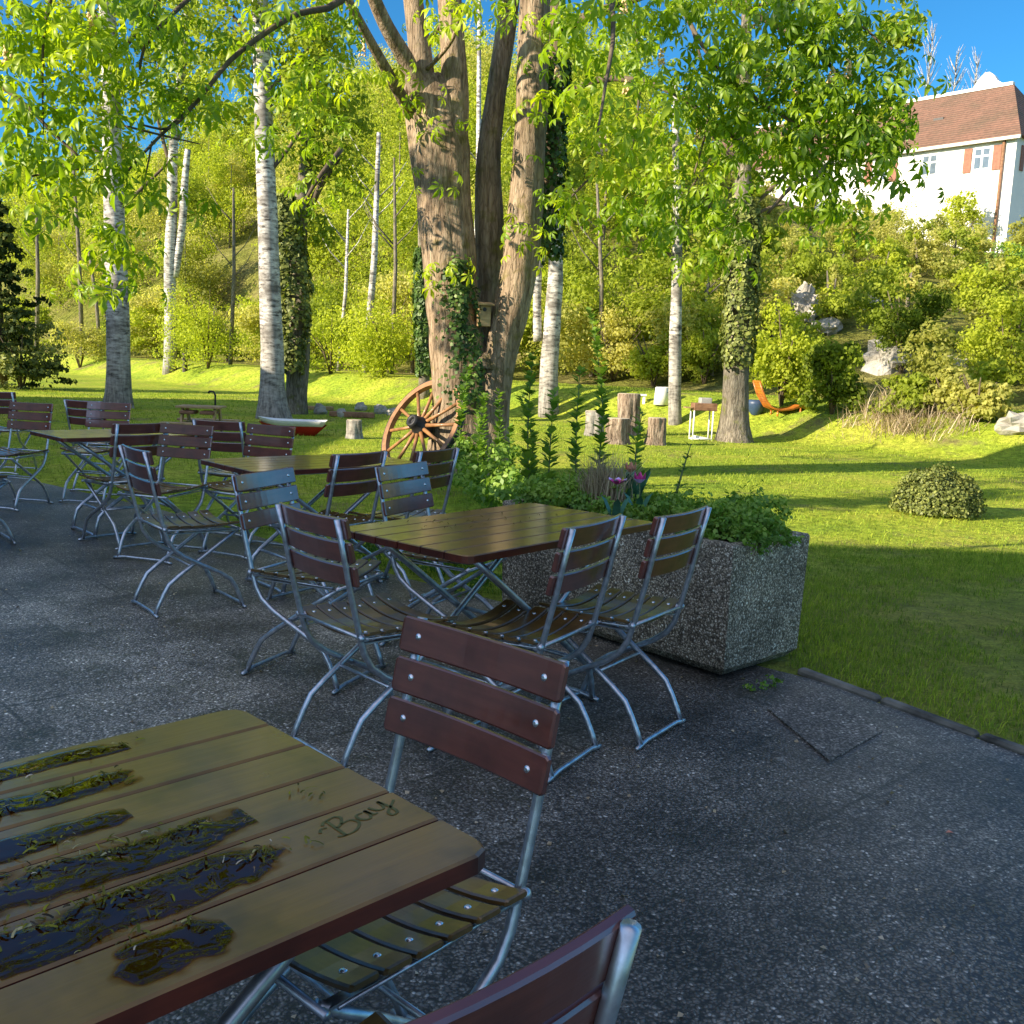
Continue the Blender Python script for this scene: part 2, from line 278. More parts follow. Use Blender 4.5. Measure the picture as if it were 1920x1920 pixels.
def puddle_mat():
    m = bpy.data.materials.new('puddle_water'); m.use_nodes = True; nt = m.node_tree; nt.nodes.clear()
    fr = N(nt, 'ShaderNodeFresnel'); fr.inputs[0].default_value = 1.55
    at_ = N(nt, 'ShaderNodeAttribute', attribute_name='depth'); t = N(nt, 'ShaderNodeBsdfTransparent')
    nt.links.new(ramp(nt, at_.outputs['Fac'], [(0.0, (1, 1, 1)), (0.45, (0.80, 0.70, 0.55)), (0.62, (0.62, 0.49, 0.33))]), t.inputs[0])
    g = N(nt, 'ShaderNodeBsdfGlossy'); g.inputs['Roughness'].default_value = 0.02
    mx = N(nt, 'ShaderNodeMixShader'); nt.links.new(mixc(nt, 1.0, ramp(nt, at_.outputs['Fac'], [(0.40, (0, 0, 0)), (0.52, (1, 1, 1))]), fr.outputs[0], 'MULTIPLY'), mx.inputs[0]); nt.links.new(t.outputs[0], mx.inputs[1]); nt.links.new(g.outputs[0], mx.inputs[2])
    o = N(nt, 'ShaderNodeOutputMaterial'); nt.links.new(mx.outputs[0], o.inputs[0]); return m
MAT['puddle'] = puddle_mat()

# ------------------------------------------------------------------ mesh helpers
def tag(o, label=None, cat=None, group=None, kind=None):
    if label: o['label'] = label
    if cat: o['category'] = cat
    if group: o['group'] = group
    if kind: o['kind'] = kind
    return o
def empty(name, loc=(0, 0, 0), rz=0.0, label=None, cat=None, group=None):
    o = bpy.data.objects.new(name, None); COL.objects.link(o); o.empty_display_size = 0.1
    o.location = loc; o.rotation_euler = (0, 0, rz); return tag(o, label, cat, group)
def children(o): return [c for c in bpy.data.objects if c.parent == o]
def copy_tree(o, parent=None):
    c = o.copy(); COL.objects.link(c)
    if parent is not None: c.parent = parent
    for ch in children(o): copy_tree(ch, c)
    return c

class MB:
    def __init__(s): s.v = []; s.f = []; s.m = []; s.sm = []
    def add(s, verts, faces, mi=0, smooth=False):
        b = len(s.v); s.v += [tuple(p) for p in verts]
        for f in faces: s.f.append(tuple(i + b for i in f)); s.m.append(mi); s.sm.append(smooth)
    def box(s, c, d, rot=None, mi=0, ch=0.0):
        x, y, z = d[0] / 2, d[1] / 2, d[2] / 2
        if ch:
            a = ch; vs = []
            for zz, k in ((-z, a), (-z + a, 0), (z - a, 0), (z, a)):
                X, Y = x - k, y - k; q = a if not k else a * 0.5
                vs += [(-X + q, -Y, zz), (X - q, -Y, zz), (X, -Y + q, zz), (X, Y - q, zz), (X - q, Y, zz), (-X + q, Y, zz), (-X, Y - q, zz), (-X, -Y + q, zz)]
            fs = [tuple(range(7, -1, -1)), tuple(range(24, 32))]
            for l in range(3):
                for i in range(8): fs.append((l * 8 + i, l * 8 + (i + 1) % 8, l * 8 + 8 + (i + 1) % 8, l * 8 + 8 + i))
        else:
            vs = [(-x, -y, -z), (x, -y, -z), (x, y, -z), (-x, y, -z), (-x, -y, z), (x, -y, z), (x, y, z), (-x, y, z)]
            fs = [(3, 2, 1, 0), (4, 5, 6, 7), (0, 1, 5, 4), (1, 2, 6, 5), (2, 3, 7, 6), (3, 0, 4, 7)]
        c = Vector(c)
        vs = [(rot @ Vector(p) if rot is not None else Vector(p)) + c for p in vs]
        s.add(vs, fs, mi)
    def bar(s, a, b, wd, th, up=(0, 0, 1), mi=0, ch=0.0):
        a, b = Vector(a), Vector(b); d = (b - a); L = d.length; x = d.normalized(); u = Vector(up)
        y = u.cross(x); y = y.normalized() if y.length > 1e-6 else Vector((0, 1, 0)); z = x.cross(y)
        s.box((a + b) / 2, (L, wd, th), Matrix((x, y, z)).transposed(), mi, ch)
    def tube(s, pts, r, n=10, mi=0, cap=True, wob=0.0, wobf=2.0, flat=None, seed=0.0):
        pts = [Vector(p) for p in pts]; rs = r if isinstance(r, (list, tuple)) else [r] * len(pts)
        t0 = (pts[1] - pts[0]).normalized(); ref = Vector((1, 0, 0)) if abs(t0.x) < 0.9 else Vector((0, 1, 0))
        nrm = t0.cross(ref).normalized(); vs = []
        for i, p in enumerate(pts):
            if i == 0: t = t0
            elif i == len(pts) - 1: t = (pts[i] - pts[i - 1]).normalized()
            else: t = ((pts[i + 1] - pts[i]).normalized() + (pts[i] - pts[i - 1]).normalized()).normalized()
            nrm = (nrm - t * nrm.dot(t)).normalized(); bn = t.cross(nrm)
            for k in range(n):
                a = 2 * math.pi * k / n; q = nrm * math.cos(a) + bn * math.sin(a); rr = rs[i]
                if wob: rr *= 1 + wob * mnoise.noise(Vector((q.x * wobf + seed, q.y * wobf, p.z * wobf * 0.35 + q.z * wobf)))
                vs.append(p + q * rr)
        fs = []
        for i in range(len(pts) - 1):
            for k in range(n): fs.append((i * n + k, i * n + (k + 1) % n, (i + 1) * n + (k + 1) % n, (i + 1) * n + k))
        if cap: fs += [tuple(range(n - 1, -1, -1)), tuple((len(pts) - 1) * n + k for k in range(n))]
        s.add(vs, fs, mi, True)
    def lathe(s, prof, n=20, axis=None, mi=0, c=(0, 0, 0), wob=0.0, seed=0.0, smooth=True):
        rot = axis if axis is not None else Matrix.Identity(3); c = Vector(c); vs = []
        for (r, z) in prof:
            for k in range(n):
                a = 2 * math.pi * k / n; rr = r * (1 + (wob * mnoise.noise(Vector((math.cos(a) * 2.5 + seed, math.sin(a) * 2.5, z * 2))) if wob else 0))
                vs.append(rot @ Vector((rr * math.cos(a), rr * math.sin(a), z)) + c)
        fs = []
        for i in range(len(prof) - 1):
            for k in range(n): fs.append((i * n + k, i * n + (k + 1) % n, (i + 1) * n + (k + 1) % n, (i + 1) * n + k))
        s.add(vs, fs, mi, smooth)
        s.add([vs[k] for k in range(n)], [tuple(range(n - 1, -1, -1))], mi)
        s.add([vs[(len(prof) - 1) * n + k] for k in range(n)], [tuple(range(n))], mi)
    def poly(s, verts, mi=0): s.add(verts, [tuple(range(len(verts)))], mi)
    def prism(s, outline, z0, z1, mi=0):
        n = len(outline); vs = [(x, y, z0) for x, y in outline] + [(x, y, z1) for x, y in outline]
        s.add(vs, [tuple(range(n - 1, -1, -1)), tuple(range(n, 2 * n))] + [(i, (i + 1) % n, n + (i + 1) % n, n + i) for i in range(n)], mi)
    def blob(s, c, r, seed=0.0, wob=0.35, n=10, mi=0, smooth=True):
        prof = [(math.sin(math.pi * (i + 0.02) / (n + 0.04)), -math.cos(math.pi * (i + 0.02) / (n + 0.04))) for i in range(n + 1)]
        vs = []; m = 14
        for (q, z) in prof:
            for k in range(m):
                a = 2 * math.pi * k / m; d = Vector((q * math.cos(a), q * math.sin(a), z))
                f = 1 + wob * mnoise.noise(d * 1.4 + Vector((seed, seed * 1.3, 0))) + wob * 0.5 * mnoise.noise(d * 3.5 + Vector((seed, 0, seed)))
                vs.append((c[0] + d.x * r[0] * f, c[1] + d.y * r[1] * f, c[2] + d.z * r[2] * f))
        fs = []
        for i in range(n):
            for k in range(m): fs.append((i * m + k, i * m + (k + 1) % m, (i + 1) * m + (k + 1) % m, (i + 1) * m + k))
        s.add(vs, fs, mi, smooth)
    def build(s, name, mats, parent=None):
        me = bpy.data.meshes.new(name); me.from_pydata(s.v, [], s.f)
        mats = mats if isinstance(mats, (list, tuple)) else [mats]
        for m in mats: me.materials.append(m)
        me.polygons.foreach_set('material_index', s.m); me.polygons.foreach_set('use_smooth', s.sm); me.update()
        o = bpy.data.objects.new(name, me); COL.objects.link(o)
        if parent is not None: o.parent = parent
        return o

def np_mesh(name, V, F, mat, parent=None, shade=None):
    V = np.asarray(V, np.float32); F = np.asarray(F, np.int32); k = F.shape[1]
    me = bpy.data.meshes.new(name)
    me.vertices.add(len(V)); me.vertices.foreach_set('co', V.ravel())
    me.loops.add(F.size); me.loops.foreach_set('vertex_index', F.ravel())
    me.polygons.add(len(F)); me.polygons.foreach_set('loop_start', np.arange(0, F.size, k, dtype=np.int32))
    if shade is not None:
        a = me.attributes.new('shade', 'FLOAT', 'FACE'); a.data.foreach_set('value', np.clip(np.asarray(shade, np.float32), 0, 1))
    me.materials.append(mat); me.update(calc_edges=True)
    o = bpy.data.objects.new(name, me); COL.objects.link(o)
    if parent is not None: o.parent = parent
    return o
def inst(V0, F0, Rm, S, T, sh):
    n = len(T); V = np.einsum('nij,mj->nmi', Rm, V0) * np.reshape(S, (n, 1, -1)) + T[:, None, :]
    F = F0[None] + (np.arange(n) * len(V0))[:, None, None]
    return V.reshape(-1, 3), F.reshape(-1, F0.shape[1]), np.repeat(sh, len(F0))
def merge(parts):
    Vs, Fs, Ss, b = [], [], [], 0
    for V, F, s in parts: Vs.append(V); Fs.append(F + b); Ss.append(s); b += len(V)
    return np.concatenate(Vs), np.concatenate(Fs), np.concatenate(Ss)
def unit(v): return v / np.maximum(np.linalg.norm(v, axis=-1, keepdims=True), 1e-9)
def frames(z, rng):
    """rotation matrices whose third column is z"""
    z = unit(z); a = unit(rng.normal(size=z.shape)); x = unit(np.cross(a, z)); y = np.cross(z, x)
    return np.stack([x, y, z], -1)
LEAF_V = np.array([(-0.5, 0, 0), (0, 0.32, 0.08), (0.5, 0, 0), (0, -0.32, 0.08)], float); LEAF_F = np.array([(0, 3, 2, 1)])
def cloud(clusters, size, rng, sub=0.28, droop=0.0, upb=0.35, dens=None):
    """clusters: (centre, radii, leaf count, shade) -> leaf quads gathered in clumps"""
    parts = []
    for c, r, n, sh in clusters:
        c = np.array(c, float); r = np.array(r, float) * np.ones(3)
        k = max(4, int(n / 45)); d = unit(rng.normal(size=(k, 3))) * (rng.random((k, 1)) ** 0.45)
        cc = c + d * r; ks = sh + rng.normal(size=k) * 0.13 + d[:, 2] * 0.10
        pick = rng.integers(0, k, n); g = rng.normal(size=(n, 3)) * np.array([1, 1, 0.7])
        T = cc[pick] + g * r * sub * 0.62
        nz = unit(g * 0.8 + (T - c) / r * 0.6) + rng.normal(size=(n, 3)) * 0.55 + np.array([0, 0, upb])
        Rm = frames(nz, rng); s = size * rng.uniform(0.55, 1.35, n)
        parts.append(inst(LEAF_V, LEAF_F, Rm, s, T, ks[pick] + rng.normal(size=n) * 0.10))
    return merge(parts)

# ------------------------------------------------------------------ terrain
FX = [-200, -60, -30, -12, -4, 5.5, 7.6, 14, 22, 40, 200]
FY = [230, 82, 56, 37.5, 28.5, 19.6, 17.4, 11.5, 5, -9, -130]
def foot(x): return np.interp(x, FX, FY)
def sstep(t): t = np.clip(t, 0, 1); return t * t * (3 - 2 * t)
def tz(x, y):
    x = np.asarray(x, float); y = np.asarray(y, float)
    s = (y - foot(x)) * 0.70
    z = 0.78 * sstep(s / 2.3)
    az = np.arctan2(x, np.maximum(y, 1.0))
    rgt = sstep((az + 0.10) / 0.45)
    hl = 0.60 * np.clip(s - 6, 0, 50) * sstep((s - 6) / 10)
    hr = np.interp(az, [.2, .325, .43, .6], [12.0, 11.3, 9.3, 8.0]) * np.clip((s - 6) / 44, 0, 1) ** .9
    z = z + np.where(s > 6, hl * (1 - rgt) + hr * rgt, 0)
    und = 0.5 * np.sin(x * 0.31 + 1.3) * np.cos(y * 0.27) + 0.3 * np.sin(x * 0.7 + y * 0.5)
    z = z + und * sstep((s - 7) / 12) * np.where(az > .2, .45, .9)
    return z - 0.012
def hit(px, py):
    d = FW + (px - 960) / CF * RT - (py - 960) / CF * UP
    t = np.linspace(1, 220, 6000); P = EYE + d * t[:, None]
    g = P[:, 2] < tz(P[:, 0], P[:, 1]); i = int(np.argmax(g)) if g.any() else len(t) - 1
    return Vector(P[i])
u = np.linspace(-1, 1, 261); gx = np.sinh(u * 4.2) / np.sinh(4.2) * 420
v_ = np.linspace(0, 1, 300); gy = -60 + np.concatenate([np.linspace(0, 58, 12), 58 + np.linspace(0, 1, 250) ** 1.5 * 120, 178 + np.linspace(0.02, 1, 24) ** 2 * 700])
GX, GY = np.meshgrid(gx, gy); GZ = tz(GX, GY)
nx, ny = len(gx), len(gy); idx = np.arange(nx * ny).reshape(ny, nx)
F = np.stack([idx[:-1, :-1], idx[:-1, 1:], idx[1:, 1:], idx[1:, :-1]], -1).reshape(-1, 4)
sC = (GY - foot(GX)) * 0.7
sF = (sC[:-1, :-1] + sC[1:, 1:]).reshape(-1) / 2
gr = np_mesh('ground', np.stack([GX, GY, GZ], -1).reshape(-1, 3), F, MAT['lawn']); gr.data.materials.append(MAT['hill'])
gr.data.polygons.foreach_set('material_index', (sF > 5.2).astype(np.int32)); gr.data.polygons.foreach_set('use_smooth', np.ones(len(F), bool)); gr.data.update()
tag(gr, kind='structure')

# ------------------------------------------------------------------ paving, kerb
EDGE = [(7.0, -4.1), (1.96, 3.55), (1.43, 4.36), (-0.67, 6.15), (-1.95, 7.39), (-3.08, 8.47), (-4.58, 9.69), (-13.0, 16.5)]
PAVE = EDGE + [(-13.0, -9.0), (7.0, -9.0)]
def in_poly(x, y, poly):
    x = np.asarray(x); y = np.asarray(y); c = np.zeros(x.shape, bool)
    for i in range(len(poly)):
        (x0, y0), (x1, y1) = poly[i], poly[i - 1]
        c ^= ((y0 > y) != (y1 > y)) & (x < (x1 - x0) * (y - y0) / (y1 - y0 + 1e-12) + x0)
    return c
mb = MB(); mb.prism(PAVE[::-1], -0.05, 0.0); tag(mb.build('paving', MAT['paving']), kind='structure')
kd = Vector((0.548, -0.836, 0)); kn = Vector((0.836, 0.548, 0))
mb = MB(); k0 = Vector((1.36, 4.47, 0))
for i in range(17):
    a = k0 + kd * (i * 0.46); b = k0 + kd * (i * 0.46 + 0.447 + random.uniform(-0.012, 0.004)); j = random.uniform(-0.008, 0.008)
    mb.bar(a + kn * (0.045 + j) + Vector((0, 0, 0.0)), b + kn * (0.045 + j + random.uniform(-0.006, 0.006)) + Vector((0, 0, random.uniform(-0.006, 0.004))), 0.055, 0.04 + random.uniform(-.012, .008), ch=0.011)
tag(mb.build('kerb', MAT['kerb']), kind='structure')
mb = MB(); q = [(1.10, 3.93), (1.40, 4.20), (1.50, 3.72), (1.19, 3.40)]
mb.prism(q[::-1], 0.001, 0.008)
tag(mb.build('paving_slab', MAT['slab']), kind='structure')

n = 520; az_ = RNG.uniform(-.5, .5, n); yy_ = 1.2 + 7 * RNG.random(n) ** 1.3; P = np.stack([yy_ * np.tan(az_), yy_, np.full(n, .003)], 1); P = P[in_poly(P[:, 0], P[:, 1], PAVE)]; n = len(P)
V, F, s = inst(LEAF_V * np.array([1, 1.6, 2.5]), LEAF_F, frames(np.array([0, 0, 1.0]) + RNG.normal(size=(n, 3)) * .3, RNG), RNG.uniform(.006, .020, n), P, RNG.random(n))
tag(np_mesh('paving_litter', V, F, MAT['dry_leaf'], None, s), 'tiny dry leaf bits strewn over the paving', 'litter', kind='stuff')

# ------------------------------------------------------------------ chair
def slat(mb, half, cfun, nrm, alng, wd, th, mi=0, n=10):
    """a slat swept along x; cfun(x) gives the centre, nrm its face normal, alng its width direction"""
    nrm, alng = Vector(nrm).normalized(), Vector(alng).normalized(); e = 0.0035
    prof = [(-wd / 2 + e, -th / 2), (wd / 2 - e, -th / 2), (wd / 2, -th / 2 + e), (wd / 2, th / 2 - e), (wd / 2 - e, th / 2), (-wd / 2 + e, th / 2), (-wd / 2, th / 2 - e), (-wd / 2, -th / 2 + e)]
    vs = []; xs = [-half + 2 * half * i / n for i in range(n + 1)]
    xs = [-half, -half + 0.006] + xs[1:-1] + [half - 0.006, half]
    for i, x in enumerate(xs):
        f = 0.86 if i in (0, len(xs) - 1) else 1.0
        for a, b in prof: vs.append(Vector((x, 0, 0)) + Vector(cfun(x)) + alng * a * f + nrm * b * (0.7 if f < 1 else 1))
    m = len(prof); fs = []
    for i in range(len(xs) - 1):
        for k in range(m): fs.append((i * m + k, (i + 1) * m + k, (i + 1) * m + (k + 1) % m, i * m + (k + 1) % m))
    fs += [tuple(range(m)), tuple((len(xs) - 1) * m + k for k in range(m - 1, -1, -1))]
    mb.add(vs, fs, mi)
APRO = [(-.300, .875), (-.268, .74), (-.243, .62), (-.205, .47), (-.185, .405), (-.155, .355), (-.10, .312), (-.02, .268), (.10, .205), (.155, .165), (.185, .115), (.21, .055), (.222, .014)]
BPRO = [(.215, .440), (.10, .362), (-.02, .278), (-.12, .208), (-.175, .165), (-.205, .115), (-.235, .055), (-.25, .014)]
def make_chair():
    t = empty('folding_chair', (0, 0, 0))
    lean = Vector((0, .055, -.245)).normalized(); fn = Vector((0, .976, .218))
    b = MB()
    for k in range(3):
        d = 0.040 + k * 0.083
        base = Vector((0, -.302, .878)) + lean * d + fn * 0.024
        slat(b, 0.214, lambda x, base=base: base - fn * (0.020 * (1 - (x / .225) ** 2)), fn, -lean, 0.071, 0.016)
        for sx in (-.168, .168):
            c = base + Vector((sx, 0, 0)) - fn * (0.020 * (1 - (sx / .225) ** 2)) + fn * 0.008
            zc = fn; xc = Vector((1, 0, 0)); yc = zc.cross(xc)
            b.lathe([(0.0075, -0.001), (0.0068, 0.0018), (0.003, 0.0034)], 10, Matrix((xc, yc, zc)).transposed(), 1, c)
    b.build('backrest', [MAT['chair_wood'], MAT['rivet']], t)
    s = MB()
    for k in range(6):
        y = -.165 + k * 0.0665; dip = -0.010 * math.sin(math.pi * (k + .5) / 6)
        slat(s, 0.22, lambda x, y=y, dip=dip: (0, y, .452 + dip + .034 * (x / .22) ** 2), (0, 0, 1), (0, 1, 0), 0.056, 0.014)
        for sx in (-.165, .165):
            s.lathe([(0.0075, -0.001), (0.0068, 0.0018), (0.003, 0.0034)], 10, None, 1, (sx, y, .452 + dip + .034 * (sx / .22) ** 2 + .007))
    s.build('seat', [MAT['seat_wood'], MAT['rivet']], t)
    f = MB()
    for sx in (-.188, .188): f.tube([(sx, y, z) for y, z in APRO], [0.0105] * 4 + [0.0118] * 9, 10)
    f.tube([(-.2, -.207, .467), (.2, -.207, .467)], 0.0065, 8)
    for sx in (-.2, .2): f.blob((sx, -.207, .467), (.012, .012, .012), wob=0, n=6)
    f.tube([(-.188, .02, .25), (.188, .02, .25)], 0.0065, 8)
    f.build('back_frame', MAT['steel'], t)
    g = MB()
    for sx in (-.164, .164): g.tube([(sx, y, z) for y, z in BPRO], 0.0112, 10)
    g.tube([(-.164, -.055, .255), (.164, -.055, .255)], 0.0065, 8)
    g.tube([(-.19, .215, .436), (.19, .215, .436)], 0.008, 8)
    g.build('leg_frame', MAT['steel'], t)
    for y, hw in ((.224, .205), (-.252, .18)):
        m = MB(); m.tube([(-hw - .02, y, .008), (-hw, y, .010), (-hw + .06, y, .020), (hw - .06, y, .020), (hw, y, .010), (hw + .02, y, .008)], [.007, .010, .009, .009, .010, .007], 8)
        m.build('foot_bar', MAT['steel'], t)
    for sx in (-1, 1):
        r = MB()
        r.bar((sx * .165, -.19, .437), (sx * .165, .20, .432), .022, .005)
        r.tube([(sx * .196, .20, .446), (sx * .198, .0, .452), (sx * .199, -.19, .462)], 0.004, 6)
        r.box((sx * .185, -.185, .462), (.03, .034, .03), None, 0, .008)
        r.build('seat_rail', MAT['steel'], t)
    return t
CHAIRS = [  # x, y, rotation, label
 (-.238, 1.60, 2.40, 'chair with purplish sky-lit backrest at the end of the wet front table'),
 (-.208, .972, .69, 'reddish brown chair cut off by the bottom edge of the photo'),
 (-.47, 3.45, -.82, 'chair at the left end of the middle table, back turned, foot near the front table'),
 (.04, 3.42, 1.02, 'chair on the near side of the middle table, left of the one against the planter'),
 (.40, 3.74, .95, 'chair standing closest to the concrete planter'),
 (-.30, 4.68, -2.05, 'small-looking chair with slate blue backrest facing across the middle table'),
 (-.84, 4.20, -1.95, 'chair with olive shine on its backrest, behind the chair at the middle table end'),
 (-1.76, 5.28, -.88, 'chair alone on the open paving at the left end of the second table row'),
 (-1.07, 5.46, .98, 'brown-backed chair at the right end of the second table'),
 (-.69, 5.81, 1.05, 'brown-backed chair straight below the wagon wheel'),
 (-2.36, 6.55, 2.85, 'purple-backed chair in front of the wooden picnic bench, at the second table'),
 (-1.87, 6.80, 2.70, 'purple-backed chair below the red and white boat'),
 (-2.80, 6.97, .88, 'brown-backed chair on the near side of the far left table'),
 (-2.16, 7.60, -.20, 'brown-backed chair with a pale bright side tube below the picnic bench'),
 (-3.80, 8.85, 3.04, 'purplish chair in front of the left birch foot'),
 (-4.01, 9.55, -.25, 'dark brown chair behind the far left table, under the lit lawn strip'),
 (-4.30, 8.35, 2.95, 'purplish chair left behind the far left table'),
 (-5.48, 10.6, .05, 'farthest dark chair at the left edge of the photo'),
 (-3.78, 6.75, -.85, 'chair cut by the left photo edge, legs crossing on the paving'),
]
ch0 = make_chair()
for i, (x, y, a, lb) in enumerate(CHAIRS):
    o = ch0 if i == 0 else copy_tree(ch0)
    o.location = (x, y, 0); o.rotation_euler = (0, 0, a)
    tag(o, lb, 'chair', 'folding beer garden chairs on the terrace')

# ------------------------------------------------------------------ tables (long axis = local x)
def make_table(L=1.16, W=.70):
    t = empty('folding_table', (0, 0, 0)); n = 6; pw = W / n
    m = MB()
    for k in range(n):
        y0 = -W / 2 + k * pw; y1 = y0 + pw - .005; c0 = .03 if k == 0 else .003; c1 = .03 if k == n - 1 else .003
        x = L / 2
        def ol(g):
            a, b, X = y0 + g, y1 - g, x - g
            return [(-X + c0, a), (X - c0, a), (X - c0 * .3, a + c0 * .3), (X, a + c0), (X, b - c1), (X - c1 * .3, b - c1 * .3), (X - c1, b), (-X + c1, b), (-X + c1 * .3, b - c1 * .3), (-X, b - c1), (-X, a + c0), (-X + c0 * .3, a + c0 * .3)]
        A, B, C_ = ol(0), ol(0), ol(.0035); q = len(A)
        vs = [(*p, .722) for p in A] + [(*p, .7465) for p in B] + [(*p, .750) for p in C_]
        m.add(vs, [tuple(range(q - 1, -1, -1))] + [(i, (i + 1) % q, q + (i + 1) % q, q + i) for i in range(q)], 1)
        m.add(vs, [(q + i, q + (i + 1) % q, 2 * q + (i + 1) % q, 2 * q + i) for i in range(q)] + [tuple(range(2 * q, 3 * q))], 0)
    m.box((0, 0, .731), (L - .05, W - .03, .016), None, 1)
    m.build('tabletop', [MAT['table_wood'], MAT['table_edge']], t)
    f = MB()
    for sy in (-1, 1):
        f.bar((-L / 2 + .08, sy * .27, .715), (L / 2 - .08, sy * .27, .715), .03, .012)
        f.tube([(-.43, sy * .245, .70), (-.30, sy * .245, .60), (.0, sy * .245, .375), (.25, sy * .245, .19), (.29, sy * .245, .15), (.31, sy * .245, .09), (.325, sy * .245, .014)], .0135, 10)
        f.tube([(.43, sy * .215, .70), (.30, sy * .215, .60), (.0, sy * .215, .375), (-.25, sy * .215, .19), (-.29, sy * .215, .15), (-.31, sy * .215, .09), (-.325, sy * .215, .014)], .0135, 10)
    for x_, z_, h in ((-.43, .70, .245), (.43, .70, .215), (.012, .365, .245), (-.25, .19, .215), (.25, .19, .245)): f.tube([(x_, -h, z_), (x_, h, z_)], .009, 8)
    f.build('folding_frame', MAT['steel'], t)
    for x_, h in ((.327, .245), (-.327, .215)):
        g = MB(); g.tube([(x_, -h - .03, .009), (x_, -h, .012), (x_, -h + .07, .02), (x_, h - .07, .02), (x_, h, .012), (x_, h + .03, .009)], [.009, .012, .011, .011, .012, .009], 8)
        g.build('foot_bar', MAT['steel'], t)
    return t
tb0 = make_table()
TABLES = [(-.665, 1.085, R(44.4), 'wet table in front with catkins and puddles between its planks'),
          (-.03, 3.88, R(49.5), 'middle table with olive planked top beside the concrete planter'),
          (-1.22, 5.96, R(42), 'second table, behind the middle table and below the red boat'),
          (-2.97, 7.46, R(44), 'far left table with a pale sunlit-looking top')]
TOBJ = []
for i, (x, y, a, lb) in enumerate(TABLES):
    o = tb0 if i == 0 else copy_tree(tb0)
    o.location = (x, y, 0); o.rotation_euler = (0, 0, a)
    tag(o, lb, 'table', 'folding tables on the terrace'); TOBJ.append(o)

# litter and puddles on the front table; T1 local: x along planks, y across
T1 = Matrix.Translation((-.665, 1.085, 0)) @ Matrix.Rotation(R(44.4), 4, 'Z')
T1np = np.array(T1)
def t1(x, y, z): return (T1 @ Vector((x, y, z)))
def t1_from_px(px, py, z=.75):
    d = FW + (px - 960) / CF * RT - (py - 960) / CF * UP
    P = EYE + d * ((z - CH) / d[2]); return T1.inverted() @ Vector(P)
def worm(L=1.0):
    return np.array([(-.5, -.09, 0), (-.5, .09, 0), (-.17, .11, .14), (-.17, -.09, .16), (.17, .09, .12), (.17, -.11, .15), (.5, .05, 0), (.5, -.05, 0)]), np.array([(0, 3, 2, 1), (3, 5, 4, 2), (5, 7, 6, 4)])
WV, WF = worm()
rows = [  # pixel ends of the litter rows, count, spread in m
 ((-60, 1475), (240, 1395), 320, .010), ((-60, 1545), (200, 1455), 380, .013), ((150, 1470), (262, 1462), 60, .006), ((60, 1600), (140, 1572), 120, .010),
 ((-60, 1668), (400, 1545), 760, .014), ((-60, 1770), (520, 1590), 900, .016), ((60, 1580), (130, 1560), 60, .01), ((220, 1760), (370, 1720), 170, .013), ((545, 1485), (605, 1495), 50, .007), ((560, 1600), (590, 1575), 26, .006)]
parts = []
for (a, b, n, sp) in rows:
    A, B = t1_from_px(*a), t1_from_px(*b)
    n = int(n * .14); kc = RNG.random(9); t = RNG.random(n); t = np.where(RNG.random(n) < .72, np.clip(kc[RNG.integers(0, 9, n)] + RNG.normal(size=n) * 0.035, 0, 1), t)
    P = np.stack([A.x + (B.x - A.x) * t, A.y + (B.y - A.y) * t, np.full(n, .7515)], 1)
    P[:, :2] += RNG.normal(size=(n, 2)) * sp * np.array([1.6, 1.0]); P[:, 2] += RNG.random(n) * .004
    P[:, 0] = np.clip(P[:, 0], -.57, .57)
    ang = RNG.uniform(0, 6.28, n); z = np.stack([RNG.normal(size=n) * .25, RNG.normal(size=n) * .25, np.ones(n)], 1)
    Rm = frames(z, RNG); s = RNG.uniform(.005, .019, n)
    S = np.stack([s, np.full(n, .015) * RNG.uniform(.4, 1.3, n), np.full(n, .010)], 1)
    V = np.einsum('nij,nmj->nmi', Rm, WV[None] * S[:, None, :]) + P[:, None, :]
    sh = np.clip(.40 + RNG.normal(size=n) * .3, 0, .9); sh[RNG.random(n) < .03] = 1.0
    parts.append((V.reshape(-1, 3), (WF[None] + (np.arange(n) * 8)[:, None, None]).reshape(-1, 4), np.repeat(sh, 3)))
V, F, s = merge(parts); V = V @ T1np[:3, :3].T + T1np[:3, 3]
tag(np_mesh('catkin_litter', V, F, MAT['catkin'], None, s), 'wet yellowish catkins and leaf bits lying in rows on the front table', 'litter', kind='stuff')
PUD = [((-40, 1475), (250, 1405), .020, 'puddle with catkins on the farthest plank of the front table'),
       ((-40, 1545), (270, 1458), .024, 'thin puddle on the second farthest plank of the front table'),
       ((-40, 1610), (270, 1545), .028, 'brown puddle on the third farthest plank of the front table'),
       ((-40, 1672), (470, 1530), .034, 'long sky-reflecting puddle on the middle plank of the front table'),
       ((-40, 1778), (530, 1585), .034, 'blue-reflecting puddle on the second plank from the near table edge'),
       ((150, 1790), (410, 1720), .030, 'dark brown puddle on the nearest plank of the front table')]
